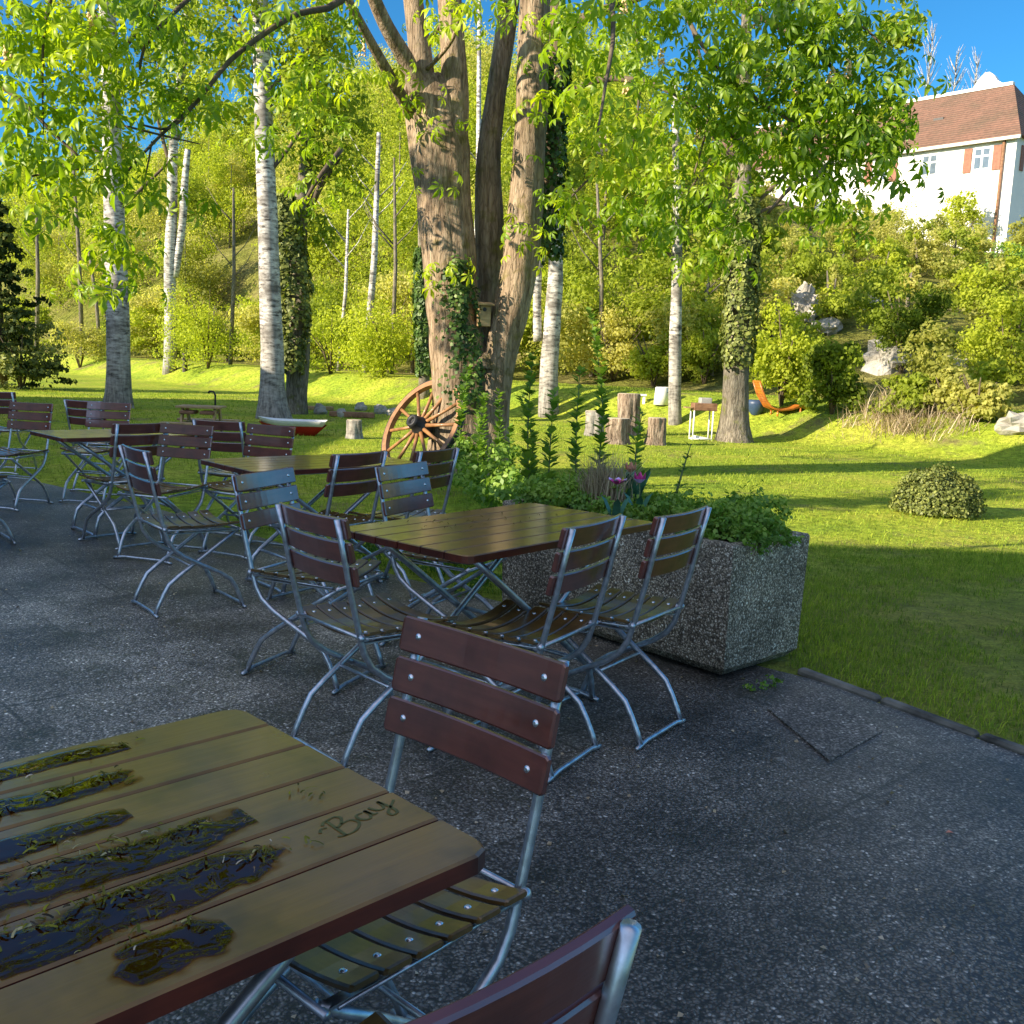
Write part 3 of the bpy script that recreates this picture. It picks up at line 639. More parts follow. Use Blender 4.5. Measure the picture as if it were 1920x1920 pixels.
for j, (a, b, hw, lb) in enumerate(PUD):
    A, B = t1_from_px(*a), t1_from_px(*b); A.x = max(A.x, -.568); yc = (A.y + B.y) / 2; pw = .7 / 6
    kk = math.floor((yc + .35) / pw); ylo, yhi = -.35 + kk * pw + .003, -.35 + (kk + 1) * pw - .008
    g = .0026; nxx = int((B.x - A.x) / g) + 1; nyy = int((yhi - ylo) / g) + 1; fld = np.zeros((nyy, nxx)); vs = []
    for iy in range(nyy):
        for ix in range(nxx):
            x, y = A.x + ix * g, ylo + iy * g; fx = ix / nxx
            n1 = mnoise.noise(Vector((x * 9 + j * 7, y * 26, 0))) + .45 * mnoise.noise(Vector((x * 28 + j * 7, y * 60, 2))) + .12 * mnoise.noise(Vector((x * 80, y * 120, j)))
            f = .46 + n1 * .62 - ((y - (ylo + yhi) / 2 - .008 * math.sin(x * 9 + j)) / (hw * 1.25)) ** 2 * .55 - max(0, fx - .8) * 2.6 - (max(0, .2 - fx) * 4.5 if a[0] > 0 else 0)
            fld[iy, ix] = f; rp = mnoise.noise(Vector((x * 40, y * 40, 5 + j)))
            vs.append(t1(x, y, .7504 + max(0, min(.0009, f * .003)) + .00030 * rp))
    fs = [(iy * nxx + ix, iy * nxx + ix + 1, (iy + 1) * nxx + ix + 1, (iy + 1) * nxx + ix) for iy in range(nyy - 1) for ix in range(nxx - 1) if fld[iy:iy + 2, ix:ix + 2].mean() > -.26]
    used = sorted({i_ for f_ in fs for i_ in f_}); mp_ = {o_: n_ for n_, o_ in enumerate(used)}
    m = MB(); m.add([vs[o_] for o_ in used], [tuple(mp_[q_] for q_ in f_) for f_ in fs], 0, True); ob = m.build('puddle', MAT['puddle'])
    da = ob.data.attributes.new('depth', 'FLOAT', 'POINT'); da.data.foreach_set('value', np.clip((fld.ravel()[used] + .26) / .55, 0, 1).astype(np.float32))
    tag(ob, lb, 'puddle', 'puddles on the front table')
# the script mark burnt into the plank: strokes of the word "Bay"
A, B = t1_from_px(622, 1560), t1_from_px(716, 1500)
ux = (B - A); ux.z = 0; wl = ux.length; ux.normalize(); uy = Vector((-ux.y, ux.x, 0)); hgt = .052
strokes = [[(-.10, .70), (-.02, .82), (.05, .75)], [(.02, .05), (.09, .5), (.16, 1.0), (.05, .92)], [(.16, 1.0), (.30, .98), (.33, .78), (.20, .56), (.10, .52)], [(.20, .56), (.35, .50), (.36, .22), (.20, .02), (.03, .06), (-.06, .2)],
           [(.58, .48), (.48, .52), (.43, .30), (.50, .10), (.60, .25), (.63, .52), (.62, .18), (.68, .12)], [(.72, .52), (.73, .25), (.80, .14), (.88, .28), (.92, .54)], [(.92, .54), (.90, .1), (.84, -.28), (.74, -.30), (.76, -.10), (.92, .06), (1.08, .22)]]
m = MB()
for st in strokes:
    # smooth the stroke, then lay a thin ribbon of varying width
    pts = []
    for i in range(len(st) - 1):
        for t in (0, .25, .5, .75): 
            p0 = st[max(i - 1, 0)]; p1 = st[i]; p2 = st[i + 1]; p3 = st[min(i + 2, len(st) - 1)]
            h = lambda a, b, c, d: .5 * (2 * b + (c - a) * t + (2 * a - 5 * b + 4 * c - d) * t * t + (3 * b - a - 3 * c + d) * t ** 3)
            pts.append((h(p0[0], p1[0], p2[0], p3[0]), h(p0[1], p1[1], p2[1], p3[1])))
    pts.append(st[-1])
    W3 = [A + ux * (x * wl) + uy * ((y - .5) * hgt) for x, y in pts]; vs = []
    for i, p in enumerate(W3):
        d = (W3[min(i + 1, len(W3) - 1)] - W3[max(i - 1, 0)]); d.z = 0; d.normalize(); q = Vector((-d.y, d.x, 0)); wd = .0011 + .0016 * abs(q.x)
        for sg in (-1, 1):
            r = p + q * wd * sg; vs.append((r.x, r.y, .7508))
    m.add(vs, [(2 * i, 2 * i + 2, 2 * i + 3, 2 * i + 1) for i in range(len(W3) - 1)])
mk = m.build('lettering', MAT['stain'], TOBJ[0])
# dried bits on the middle table
T2 = Matrix.Translation((-.03, 3.88, 0)) @ Matrix.Rotation(R(49.5), 4, 'Z'); n = 34
P = np.stack([RNG.normal(size=n) * .22 - .02, RNG.normal(size=n) * .12 + .18, np.full(n, .7525)], 1); P[:, 1] = np.clip(P[:, 1], -.3, .33); P[:, 0] = np.clip(P[:, 0], -.5, .5)
Rm = frames(np.stack([RNG.normal(size=n) * .3, RNG.normal(size=n) * .3, np.ones(n)], 1), RNG)
S = np.stack([RNG.uniform(.01, .03, n), RNG.uniform(.01, .02, n), RNG.uniform(.02, .05, n)], 1)
V = np.einsum('nij,nmj->nmi', Rm, WV[None] * S[:, None, :]) + P[:, None, :]; A2 = np.array(T2)
V = V.reshape(-1, 3) @ A2[:3, :3].T + A2[:3, 3]
tag(np_mesh('leaf_litter', V, (WF[None] + (np.arange(n) * 8)[:, None, None]).reshape(-1, 4), MAT['catkin'], None, np.repeat(RNG.random(n) * .3, 3)), 'dark dried blossom bits scattered on the middle table', 'litter', kind='stuff')

# ------------------------------------------------------------------ planter and its plants
pd_ = Vector((-.67, .742, 0)); pe = Vector((.742, .67, 0)); PC = Vector((.985, 4.27, 0)); PL, PW, PH = 1.55, .62, .63
PLM = Matrix(((pe.x, pd_.x, 0, PC.x), (pe.y, pd_.y, 0, PC.y), (0, 0, 1, 0), (0, 0, 0, 1)))   # local x across, y along
root = empty('planter', (0, 0, 0)); root.matrix_world = PLM
tag(root, 'long exposed aggregate concrete planter full of green plants', 'planter')
m = MB(); o_ = [(0, 0), (PW, 0), (PW, PL), (0, PL)]
def rect(g, z): return [(g, g, z), (PW - g, g, z), (PW - g, PL - g, z), (g, PL - g, z)]
levels = [rect(.10, .012), rect(.05, .014), rect(.012, .055), rect(.0, PH - .012), rect(.006, PH), rect(.055, PH), rect(.06, PH - .12)]
vs = [p for l in levels for p in l]; fs = []
for l in range(len(levels) - 1):
    for i in range(4): fs.append((l * 4 + i, l * 4 + (i + 1) % 4, l * 4 + 4 + (i + 1) % 4, l * 4 + 4 + i))
fs.append((3, 2, 1, 0)); m.add(vs, fs)
m.build('trough', MAT['planter'], root)
m = MB(); m.box((PW / 2, PL / 2, .008), (PW - .26, PL - .26, .016)); m.build('foot', MAT['kerb'], root)
m = MB(); m.box((PW / 2, PL / 2, PH - .10), (PW - .125, PL - .125, .04)); m.build('soil', MAT['soil'], root)
def pl(x, y, z): return PLM @ Vector((x, y, z))
def leafy(name, label, cat, clusters, size, mat, group=None, rng=RNG, kind=None, sub=.35, upb=.4):
    V, F, s = cloud(clusters, size, rng, sub, 0, upb); return tag(np_mesh(name, V, F, mat, None, s), label, cat, group, kind)
cl = []
for i in range(90):
    x, y = RNG.uniform(.06, PW - .02), RNG.uniform(.03, PL); h = RNG.uniform(.07, .15) * (1.2 if y < .6 else .9)
    cl.append((pl(x, y, PH + h * .45), (.10, .10, h * .7), 230, .72 + RNG.normal() * .1))
for i in range(12): cl.append((pl(RNG.uniform(-.03, .03) if i % 2 else RNG.uniform(.1, PW), RNG.uniform(.1, PL) if i % 2 else -.01, PH + .02), (.07, .07, .06), 110, .5))
leafy('ground_cover', 'low dense green cushion plants filling the concrete planter', 'plant', cl, .026, MAT['green_leaf'])
# dry tuft
def blades(base, n, h, spread, wd, rng, lean=.35, shc=.5):
    """thin bent blades around base points; returns V,F,shade"""
    base = np.atleast_2d(np.array(base, float)); b = base[rng.integers(0, len(base), n)] + rng.normal(size=(n, 3)) * np.array([spread, spread, 0])
    a = rng.uniform(0, 2 * np.pi, n); d = np.stack([np.cos(a), np.sin(a), np.zeros(n)], 1); sd = np.stack([-np.sin(a + 1), np.cos(a + 1), np.zeros(n)], 1)
    hh = h * rng.uniform(.5, 1.15, n)[:, None]; le = lean * rng.random(n)[:, None]; z = np.array([0, 0, 1.0])
    p1 = b + z * hh * .55 + d * hh * le * .3; p2 = b + z * hh * (1 - .3 * le) + d * hh * le
    w_ = (wd * rng.uniform(.6, 1.3, n))[:, None]
    V = np.stack([b - sd * w_ / 2, b + sd * w_ / 2, p1 - sd * w_ * .4, p1 + sd * w_ * .4, p2], 1).reshape(-1, 3)
    i0 = (np.arange(n) * 5)[:, None]
    F = np.concatenate([i0 + np.array([0, 1, 3]), i0 + np.array([0, 3, 2]), i0 + np.array([2, 3, 4])], 1).reshape(-1, 3)
    return V, F, np.repeat(np.clip(shc + rng.normal(size=n) * .2, 0, 1), 3)
V, F, s = blades([pl(.30, 1.05, PH - .03), pl(.36, 1.15, PH - .03), pl(.24, .98, PH - .03)], 700, .34, .06, .005, RNG, .5, .35)
tag(np_mesh('dry_grass_tuft', V, F, MAT['dry_leaf'], None, s), 'dry brownish tuft in the planter left of the magenta tulips', 'plant')
# tulips
def tulip(px, py, Y, zb, mats, label, star):
    p = at(px, py, Y); t = empty('tulip', (p.x, p.y, zb), 0, label, 'flower', 'tulips in the planter'); h = p.z - zb
    m = MB(); m.tube([(0, 0, 0), (.008, 0, h * .5), (0, 0, h)], .0035, 6); m.build('stem', MAT['stem'], t)
    m = MB()
    for k in range(6):
        a = k * math.pi / 3 + .3; r0, op = .007, (.045 if star else .024)
        d = Vector((math.cos(a), math.sin(a), 0)); q = Vector((-d.y, d.x, 0)); z = Vector((0, 0, 1))
        P0 = d * r0 + z * h; P1 = d * (r0 + op * .7) + z * (h + .020); P2 = d * (r0 + op) + z * (h + (.030 if star else .055))
        m.add([P0 - q * .006, P0 + q * .006, P1 + q * .017, P1 - q * .017], [(0, 1, 2, 3)], 0, True)
        m.add([P1 - q * .017, P1 + q * .017, P2], [(0, 1, 2)], 1, True)
    m.build('blossom', mats, t)
    m = MB()
    for k in range(3):
        a = k * 2.1 + .5; d = Vector((math.cos(a), math.sin(a), 0)); q = Vector((-d.y, d.x, 0))
        ps = [(0, .012), (.03, .02), (.06, .016), (.085, 0.001)]; zs = [0, h * .35, h * .62, h * .72]
        vs = []
        for (o1, w1), z1 in zip(ps, zs): vs += [d * o1 - q * w1 + Vector((0, 0, z1)), d * o1 + q * w1 + Vector((0, 0, z1))]
        m.add(vs, [(2 * i, 2 * i + 1, 2 * i + 3, 2 * i + 2) for i in range(3)], 0, True)
    m.build('leaf', MAT['tulip_leaf'], t)
tulip(1157, 908, 4.75, PH - .02, [MAT['magenta'], MAT['lilac']], 'magenta tulip with pale petal tips spread open like a star', True)
tulip(1199, 905, 4.95, PH - .02, [MAT['lilac'], MAT['magenta']], 'magenta tulip, half closed, the right one of the purple pair', False)
tulip(1182, 885, 5.15, PH - .02, [MAT['salmon'], MAT['salmon']], 'salmon orange tulip between and above the two magenta ones', False)
m = MB(); p = at(1188, 905, 5.2); t = empty('broad_leaf_plant', (p.x, p.y, PH - .03), 0, 'broad blue-green leaves standing upright behind the tulips', 'plant')
for k in range(5):
    a = k * 1.3 + .4; d = Vector((math.cos(a), math.sin(a), 0)); q = Vector((-d.y, d.x, 0)); H = .24 + .03 * (k % 3); vs = []
    for f, w1, o1 in ((0, .015, 0), (.35, .032, .02), (.7, .035, .05), (.92, .02, .085), (1, .002, .10)):
        vs += [d * o1 - q * w1 + Vector((0, 0, f * H)), d * o1 + q * w1 + Vector((0, 0, f * H))]
    m.add(vs, [(2 * i, 2 * i + 1, 2 * i + 3, 2 * i + 2) for i in range(4)], 0, True)
m.build('leaf', MAT['tulip_leaf'], t)
# tall leafy shoots
def shoot(base, top, n, size, label, group, mat='green_leaf', shade=.5, lateral=0.0, name='leafy_shoot'):
    base, top = Vector(base), Vector(top); t = empty(name, base, 0, label, 'plant', group); L = (top - base)
    bend = Vector((random.uniform(-.10, .10), random.uniform(-.10, .10), 0)) * L.length
    def P(f): return L * f + bend * math.sin(f * math.pi)
    m = MB(); m.tube([P(i / 6) for i in range(7)], [.007 * (1 - .12 * i) for i in range(7)], 6); m.build('stem', MAT['stem'], t)
    f = RNG.uniform(.08, 1.0, n); a = RNG.uniform(0, 6.28, n)
    T = np.array([P(x) for x in f]); out = np.stack([np.cos(a), np.sin(a), RNG.uniform(.2, .9, n)], 1)
    Sz = size * RNG.uniform(.6, 1.25, n) * (1.1 - .4 * f); T = T + unit(out) * Sz[:, None] * .55
    x = unit(out); zz = unit(np.cross(x, np.stack([-np.sin(a), np.cos(a), np.zeros(n)], 1))) * -1
    zz = np.where(zz[:, 2:3] < 0, -zz, zz); y = np.cross(zz, x)
    V, F, s = inst(LEAF_V, LEAF_F, np.stack([x, y, zz], -1), Sz, T, shade + RNG.normal(size=n) * .16)
    np_mesh('foliage', V, F, MAT[mat], t, s)
G1 = 'tall leafy shoots behind the planter'
for px, pyt, pyb, Y, n, lb in ((1000, 660, 880, 6.2, 110, 'tall leafy shoot left of the pale double birch foot'), (1040, 735, 880, 6.1, 70, 'shorter leafy shoot in front of the pale birch foot'),
                        (1106, 585, 890, 6.4, 150, 'tallest leafy shoot, right of the pale double birch'), (1088, 690, 890, 6.2, 80, 'leafy shoot leaning beside the tallest one'),
                        (978, 745, 890, 6.5, 60, 'low leafy shoot beside the chestnut foot'), (1205, 770, 890, 5.6, 50, 'thin shoot in front of the tree stumps')):
    p = at(px, pyt, Y); b = at(px + random.uniform(-12, 12), pyb, Y); b.z = max(0, b.z - .15)
    shoot(b, p, int(n * 1.3), .085, lb, G1, shade=.78)
p = at(1296, 832, 5.0); b = at(1268, 925, 5.0); shoot(b, p, 16, .05, 'single twig with few round leaves sticking out of the planter, right', G1, shade=.3)
G2 = 'leafy shoots growing round the chestnut foot'
for px, pyt, Y, n, lb in ((878, 690, 10.6, 120, 'leafy shoot covering the left side of the chestnut foot'), (908, 740, 10.4, 120, 'leafy shoot in the middle of the chestnut foot'), (935, 735, 10.7, 110, 'leafy shoot on the right of the chestnut foot'),
                      (893, 770, 10.0, 90, 'low leafy shoot right beside the wheel rim'), (955, 800, 10.6, 60, 'small shoot at the right chestnut root')):
    p = at(px, pyt, Y); shoot((p.x, p.y, 0), p, int(n * 1.3), .11, lb, G2, shade=.65)
cl = []
for px, py, Y, r in ((870, 880, 9.6, .28), (905, 890, 9.2, .30), (945, 895, 8.9, .32), (985, 905, 8.2, .3), (1025, 905, 7.4, .3), (905, 840, 10.2, .28), (945, 850, 10.2, .26), (870, 820, 10.4, .22), (1000, 925, 7.0, .25), (1055, 915, 6.6, .25), (930, 915, 8.2, .25)):
    p = at(px, py, Y); cl.append(((p.x, p.y, max(.12, p.z * .8)), (r * 1.1, r, max(.14, r * .65)), 400, .68))
leafy('undergrowth', 'mixed low undergrowth between the chestnut foot and the planter', 'undergrowth', cl, .055, MAT['green_leaf'], kind='stuff')
cl = []
for x, y in ((-.55, 6.0), (-.2, 5.7), (.1, 5.5), (-.95, 6.5), (-1.4, 7.0), (.4, 5.4), (-.4, 6.3)): cl.append(((x, y + .15, .1), (.28, .22, .14), 260, .35))
leafy('weeds', 'low weeds along the rear paving edge under the tables', 'weeds', cl, .035, MAT['green_leaf'], kind='stuff')
cl = [((1.12, 4.16, .02), (.06, .05, .035), 60, .5), ((1.22, 4.24, .02), (.05, .05, .03), 40, .5)]
leafy('weed_tuft', 'small round-leaved weed under the right planter corner', 'weed', cl, .02, MAT['green_leaf'])

# ------------------------------------------------------------------ wagon wheel
C0 = Vector((-1.104, 11.684, .575)); nv = Vector((-.625, -.621, .473)).normalized(); hv = Vector((0, 0, 1)).cross(nv).normalized(); uv = nv.cross(hv); WR = .645
root = empty('wagon_wheel', C0, 0, 'old wooden wagon wheel with iron tyre leaning at the chestnut trunk', 'wheel')
rotw = Matrix((hv, uv, nv)).transposed()
def ring(r0, r1, z0, z1, mat, name, n=64, gaps=False):
    m = MB(); vs = []
    for k in range(n):
        a = 2 * math.pi * k / n
        for r, z in ((r0, z0), (r1, z0), (r1, z1), (r0, z1)): vs.append(rotw @ Vector((r * math.cos(a), r * math.sin(a), z)))
    fs = []
    for k in range(n):
        for j in range(4): fs.append((k * 4 + j, ((k + 1) % n) * 4 + j, ((k + 1) % n) * 4 + (j + 1) % 4, k * 4 + (j + 1) % 4))
    m.add(vs, [f[::-1] for f in fs]); return m.build(name, mat, root)
ring(.565, .632, -.03, .035, MAT['wheel_wood'], 'rim'); ring(.6325, .648, -.034, .030, MAT['iron'], 'tyre')
for k in range(12):
    a = 2 * math.pi * (k + .3) / 12; m = MB(); d = Vector((math.cos(a), math.sin(a), 0))
    m.tube([rotw @ (d * .09 + Vector((0, 0, .045))), rotw @ (d * .3 + Vector((0, 0, .022))), rotw @ (d * .57)], [.026, .02, .022], 8); m.build('spoke', MAT['wheel_wood'], root)
m = MB(); m.lathe([(.07, -.10), (.10, -.09), (.115, 0), (.11, .07), (.095, .075), (.085, .16), (.075, .20), (.045, .20), (.03, .17)], 24, rotw)
m.build('hub', MAT['iron'], root)

# ------------------------------------------------------------------ big trees
def pts_px(lst): return [at(px, py, Y) for px, py, Y in lst]
def rel(pts, o): return [p - o for p in pts]
def smooth_path(P, Rr, k=4):
    out, rr = [], []
    for i in range(len(P) - 1):
        p0, p1, p2, p3 = P[max(i - 1, 0)], P[i], P[i + 1], P[min(i + 2, len(P) - 1)]
        for j in range(k):
            t = j / k
            out.append(.5 * (2 * p1 + (p2 - p0) * t + (2 * p0 - 5 * p1 + 4 * p2 - p3) * t * t + (3 * p1 - p0 - 3 * p2 + p3) * t ** 3)); rr.append(Rr[i] + (Rr[i + 1] - Rr[i]) * t)
    return out + [P[-1]], rr + [Rr[-1]]
def limb(mb, lst, o, n=12, wob=.12, wobf=2.5, seed=0.0, k=4):
    """lst: (px, py, Y, width in photo pixels)"""
    P = rel(pts_px([l[:3] for l in lst]), o); rr = [l[3] / 2 * l[2] / CF for l in lst]
    P, rr = smooth_path(P, rr, k); mb.tube(P, rr, n, wob=wob, wobf=wobf, seed=seed)
# palmate leaf (five to six drooping leaflets)
def palmate():
    V, F = [], []
    for a, l in ((-1.75, .66), (-.85, .92), (0, 1.0), (.85, .92), (1.75, .66), (2.75, .45)):
        d = np.array([math.cos(a), math.sin(a), 0]); q = np.array([-d[1], d[0], 0]); b = len(V); w_ = .165 * l; z = np.array([0, 0, 1.0])
        V += [d * .02, d * .36 * l - z * .03 * l + q * w_ * .55 + z * .02, d * .36 * l - z * .05 * l, d * .36 * l - z * .03 * l - q * w_ * .55 + z * .02,
              d * .64 * l - z * .20 * l + q * w_ + z * .03, d * .62 * l - z * .25 * l, d * .64 * l - z * .20 * l - q * w_ + z * .03, d * .80 * l - z * .56 * l]
        F += [(b, b + 2, b + 1), (b, b + 3, b + 2), (b + 1, b + 2, b + 5), (b + 1, b + 5, b + 4), (b + 2, b + 3, b + 6), (b + 2, b + 6, b + 5), (b + 4, b + 5, b + 7), (b + 5, b + 6, b + 7)]
    return np.array(V), np.array(F)
PV, PF = palmate()
def palm_leaves(clusters, size, rng):
    parts = []
    for c, r, n, sh in clusters:
        c = np.array(c, float); r = np.array(r, float) * np.ones(3); k = max(3, n // 5)
        cc = c + unit(rng.normal(size=(k, 3))) * r * (rng.random((k, 1)) ** .4); pick = rng.integers(0, k, n)
        off = rng.normal(size=(n, 3)) * np.array([.16, .16, .07]); T = cc[pick] + off
        z = unit(off * np.array([2.2, 2.2, .4]) + np.array([0, 0, .55]) + rng.normal(size=(n, 3)) * .28)
        # leaf x axis points outward and down
        x = off + rng.normal(size=(n, 3)) * .05; x[:, 2] = -.10; x = unit(x - z * (x * z).sum(1, keepdims=True)); y = np.cross(z, x)
        parts.append(inst(PV, PF, np.stack([x, y, z], -1), size * rng.uniform(.6, 1.2, n), T, sh + rng.normal(size=k)[pick] * .12 + rng.normal(size=n) * .12))
    return merge(parts)
CB = Vector((-.42, 12.1, 0)); chest = empty('chestnut_tree', CB, 0, 'big multi-stemmed chestnut with bright drooping leaves in the middle', 'tree')
m = MB(); Yc = 12.1
limb(m, [(880, 905, 12.0, 170), (876, 800, 12.0, 135), (866, 700, 12.0, 112), (852, 600, 12.0, 98), (842, 480, 12.0, 96), (832, 380, 12.05, 100), (825, 290, 12.1, 112), (812, 200, 12.1, 100), (800, 150, 12.1, 70)], CB, 36, .13, 4.5, 1, 7)
limb(m, [(912, 905, 11.9, 96), (918, 800, 11.9, 74), (928, 720, 11.9, 66), (942, 650, 11.9, 62), (958, 580, 11.9, 66), (976, 490, 11.95, 66), (986, 380, 12.0, 62), (994, 250, 12.0, 58), (998, 120, 12.0, 56), (1004, -40, 12.0, 54), (1010, -220, 12.0, 46)], CB, 28, .11, 4.5, 5, 7)
limb(m, [(905, 690, 12.4, 70), (911, 640, 12.5, 52), (916, 540, 12.5, 48), (917, 420, 12.5, 52), (916, 300, 12.5, 44), (930, 180, 12.5, 36), (948, 60, 12.5, 36), (962, -60, 12.5, 34), (975, -220, 12.5, 30)], CB, 16, .10, 3, 9)
limb(m, [(905, 690, 12.0, 110), (908, 660, 12.0, 70)], CB, 16, .2, 3, 2)
limb(m, [(1000, 470, 12.4, 60), (1022, 330, 12.5, 44), (1032, 200, 12.5, 42), (1038, 80, 12.5, 38), (1044, -80, 12.5, 34)], CB, 14, .1, 3, 4)
limb(m, [(845, 330, 12.0, 60), (852, 200, 12.0, 52), (850, 100, 12.0, 46), (842, -20, 12.0, 42), (830, -200, 12.0, 36)], CB, 14, .12, 3, 3)
limb(m, [(812, 260, 12.1, 60), (795, 160, 12.0, 44), (786, 80, 12.0, 40), (772, -20, 12.0, 34), (750, -200, 12.0, 28)], CB, 14, .1, 3, 6)
limb(m, [(806, 230, 12.0, 46), (770, 130, 11.8, 32), (725, 50, 11.5, 26), (690, -30, 11.2, 22), (640, -160, 10.8, 18)], CB, 12, .1, 3, 7)
limb(m, [(775, 220, 12.0, 26), (735, 150, 11.6, 20), (690, 70, 11.2, 17), (648, -10, 10.8, 15), (600, -120, 10.3, 12)], CB, 10, .08, 3, 8)
limb(m, [(770, 150, 12.1, 10), (810, 120, 11.8, 8), (850, 70, 11.5, 8), (865, 10, 11.2, 7)], CB, 8, .05)
limb(m, [(758, 190, 12, 14), (775, 130, 12, 10), (800, 90, 12, 9), (835, 30, 12, 8)], CB, 8, .05)
m.build('trunk', MAT['chestnut_bark'], chest)
# the drooping limb to the left and the limbs carrying the right half
def br(l, n=8): m = MB(); limb(m, l, CB, n, .06, 3, random.random() * 9, 3); m.build('branch', MAT['twig'], chest)
br([(700, -120, 9.5, 16), (640, 0, 9.0, 13), (560, 25, 8.6, 11), (500, 60, 8.3, 10), (430, 115, 8.0, 8.5), (370, 190, 7.8, 7), (300, 255, 7.6, 5.5), (235, 325, 7.5, 4)])
br([(370, 190, 7.8, 6), (320, 240, 7.6, 5), (270, 235, 7.4, 4)]); br([(285, 265, 7.6, 4), (275, 320, 7.6, 3), (265, 365, 7.6, 2)])
br([(440, -80, 8.5, 10), (290, 60, 7.6, 7), (262, 130, 7.4, 4)]); br([(120, -80, 7.5, 9), (85, 40, 7.2, 6), (80, 160, 7.1, 4), (82, 250, 7.1, 2)])
br([(-60, 120, 7.3, 9), (40, 190, 7.2, 7), (100, 250, 7.2, 6), (150, 295, 7.2, 4)]); br([(60, 330, 7.3, 4), (130, 318, 7.3, 3), (190, 318, 7.3, 2)])
br([(230, 235, 7.6, 4), (310, 255, 7.6, 4), (375, 270, 7.6, 2)])
br([(1040, 60, 12.4, 22), (1130, 20, 11.5, 18), (1260, -20, 10.8, 15), (1400, 20, 10.2, 12), (1520, 90, 9.8, 8), (1600, 170, 9.6, 5)])
br([(1030, 200, 12.4, 16), (1120, 150, 11.2, 12), (1230, 160, 10.4, 9), (1330, 220, 10, 7), (1420, 300, 9.8, 4)])
br([(1020, -60, 12, 20), (1120, -70, 9.5, 15), (1150, 40, 7.8, 9), (1135, 160, 7.0, 6), (1120, 250, 6.6, 4)])
br([(1260, -20, 10.8, 10), (1340, 120, 10, 7), (1440, 200, 9.6, 6), (1540, 260, 9.4, 4)]); br([(1400, 20, 10.2, 8), (1480, 0, 9.9, 7), (1600, 40, 9.6, 5), (1660, 90, 9.5, 3)])
br([(1190, 40, 11, 6), (1200, 160, 10.6, 5), (1185, 280, 10.4, 3)]); br([(1300, 60, 10.5, 6), (1330, 200, 10, 5), (1300, 330, 9.8, 3)])
br([(1560, 300, 14, 10), (1530, 330, 14, 9), (1490, 345, 14, 8), (1440, 400, 14, 5)]); br([(640, 280, 14, 10), (600, 330, 13.5, 8), (570, 380, 13.5, 5)])
CLP = []   # (px, py, Y, radius px x, radius px y, leaves, shade)
for q in [(60, 40, 7.2, 90, 60, 60, .62), (150, 80, 7.1, 60, 50, 34, .7), (235, 30, 7.4, 60, 50, 34, .5), (30, 130, 7.1, 60, 60, 40, .72), (80, 215, 7.1, 60, 40, 26, .55), (110, 150, 7.2, 40, 40, 12, .5), (200, 140, 7.3, 50, 40, 18, .6), (40, 300, 7.3, 70, 50, 36, .62), (110, 330, 7.3, 50, 30, 14, .6),
          (185, 250, 7.3, 45, 40, 20, .62), (200, 300, 7.3, 40, 35, 14, .6), (270, 190, 7.6, 40, 35, 14, .5), (320, 45, 7.9, 50, 30, 14, .4), (400, 60, 8.0, 40, 30, 10, .4), (395, 225, 7.9, 45, 45, 16, .6), (270, 380, 7.6, 40, 30, 10, .6), (225, 450, 7.5, 45, 40, 20, .62), (150, 420, 7.4, 60, 35, 16, .6), (180, 510, 7.4, 45, 25, 14, .6),
          (320, 340, 7.7, 35, 30, 8, .62), (245, 335, 7.5, 35, 30, 10, .62), (470, 150, 8.2, 40, 40, 12, .6), (520, 50, 8.5, 50, 40, 16, .55), (560, 120, 9.0, 60, 60, 26, .62), (610, 40, 9.4, 50, 40, 22, .6), (690, 140, 11.4, 50, 25, 20, .8), (640, 230, 12.0, 60, 60, 16, .55), (560, 230, 11, 60, 60, 20, .62), (590, 330, 12.5, 60, 60, 26, .6), (470, 270, 11, 40, 40, 8, .6)]: CLP.append(q)
for q in [(840, 40, 11.0, 45, 28, 18, .85), (890, 20, 10.6, 50, 30, 22, .85), (790, 185, 11.6, 28, 20, 8, .6), (815, 235, 11.6, 25, 18, 8, .65), (830, 340, 11.6, 24, 14, 7, .6), (850, 495, 11.6, 28, 14, 9, .75), (822, 520, 11.6, 18, 10, 5, .75), (1025, 45, 11.6, 40, 30, 18, .7), (1000, 215, 11.6, 25, 12, 6, .8), (1030, 140, 11.7, 30, 20, 8, .65), (1005, 370, 11.6, 25, 14, 8, .75), (1000, 420, 11.6, 24, 16, 8, .7), (970, 480, 11.6, 25, 14, 8, .8), (1010, 300, 11.8, 25, 16, 6, .6)]: CLP.append(q)
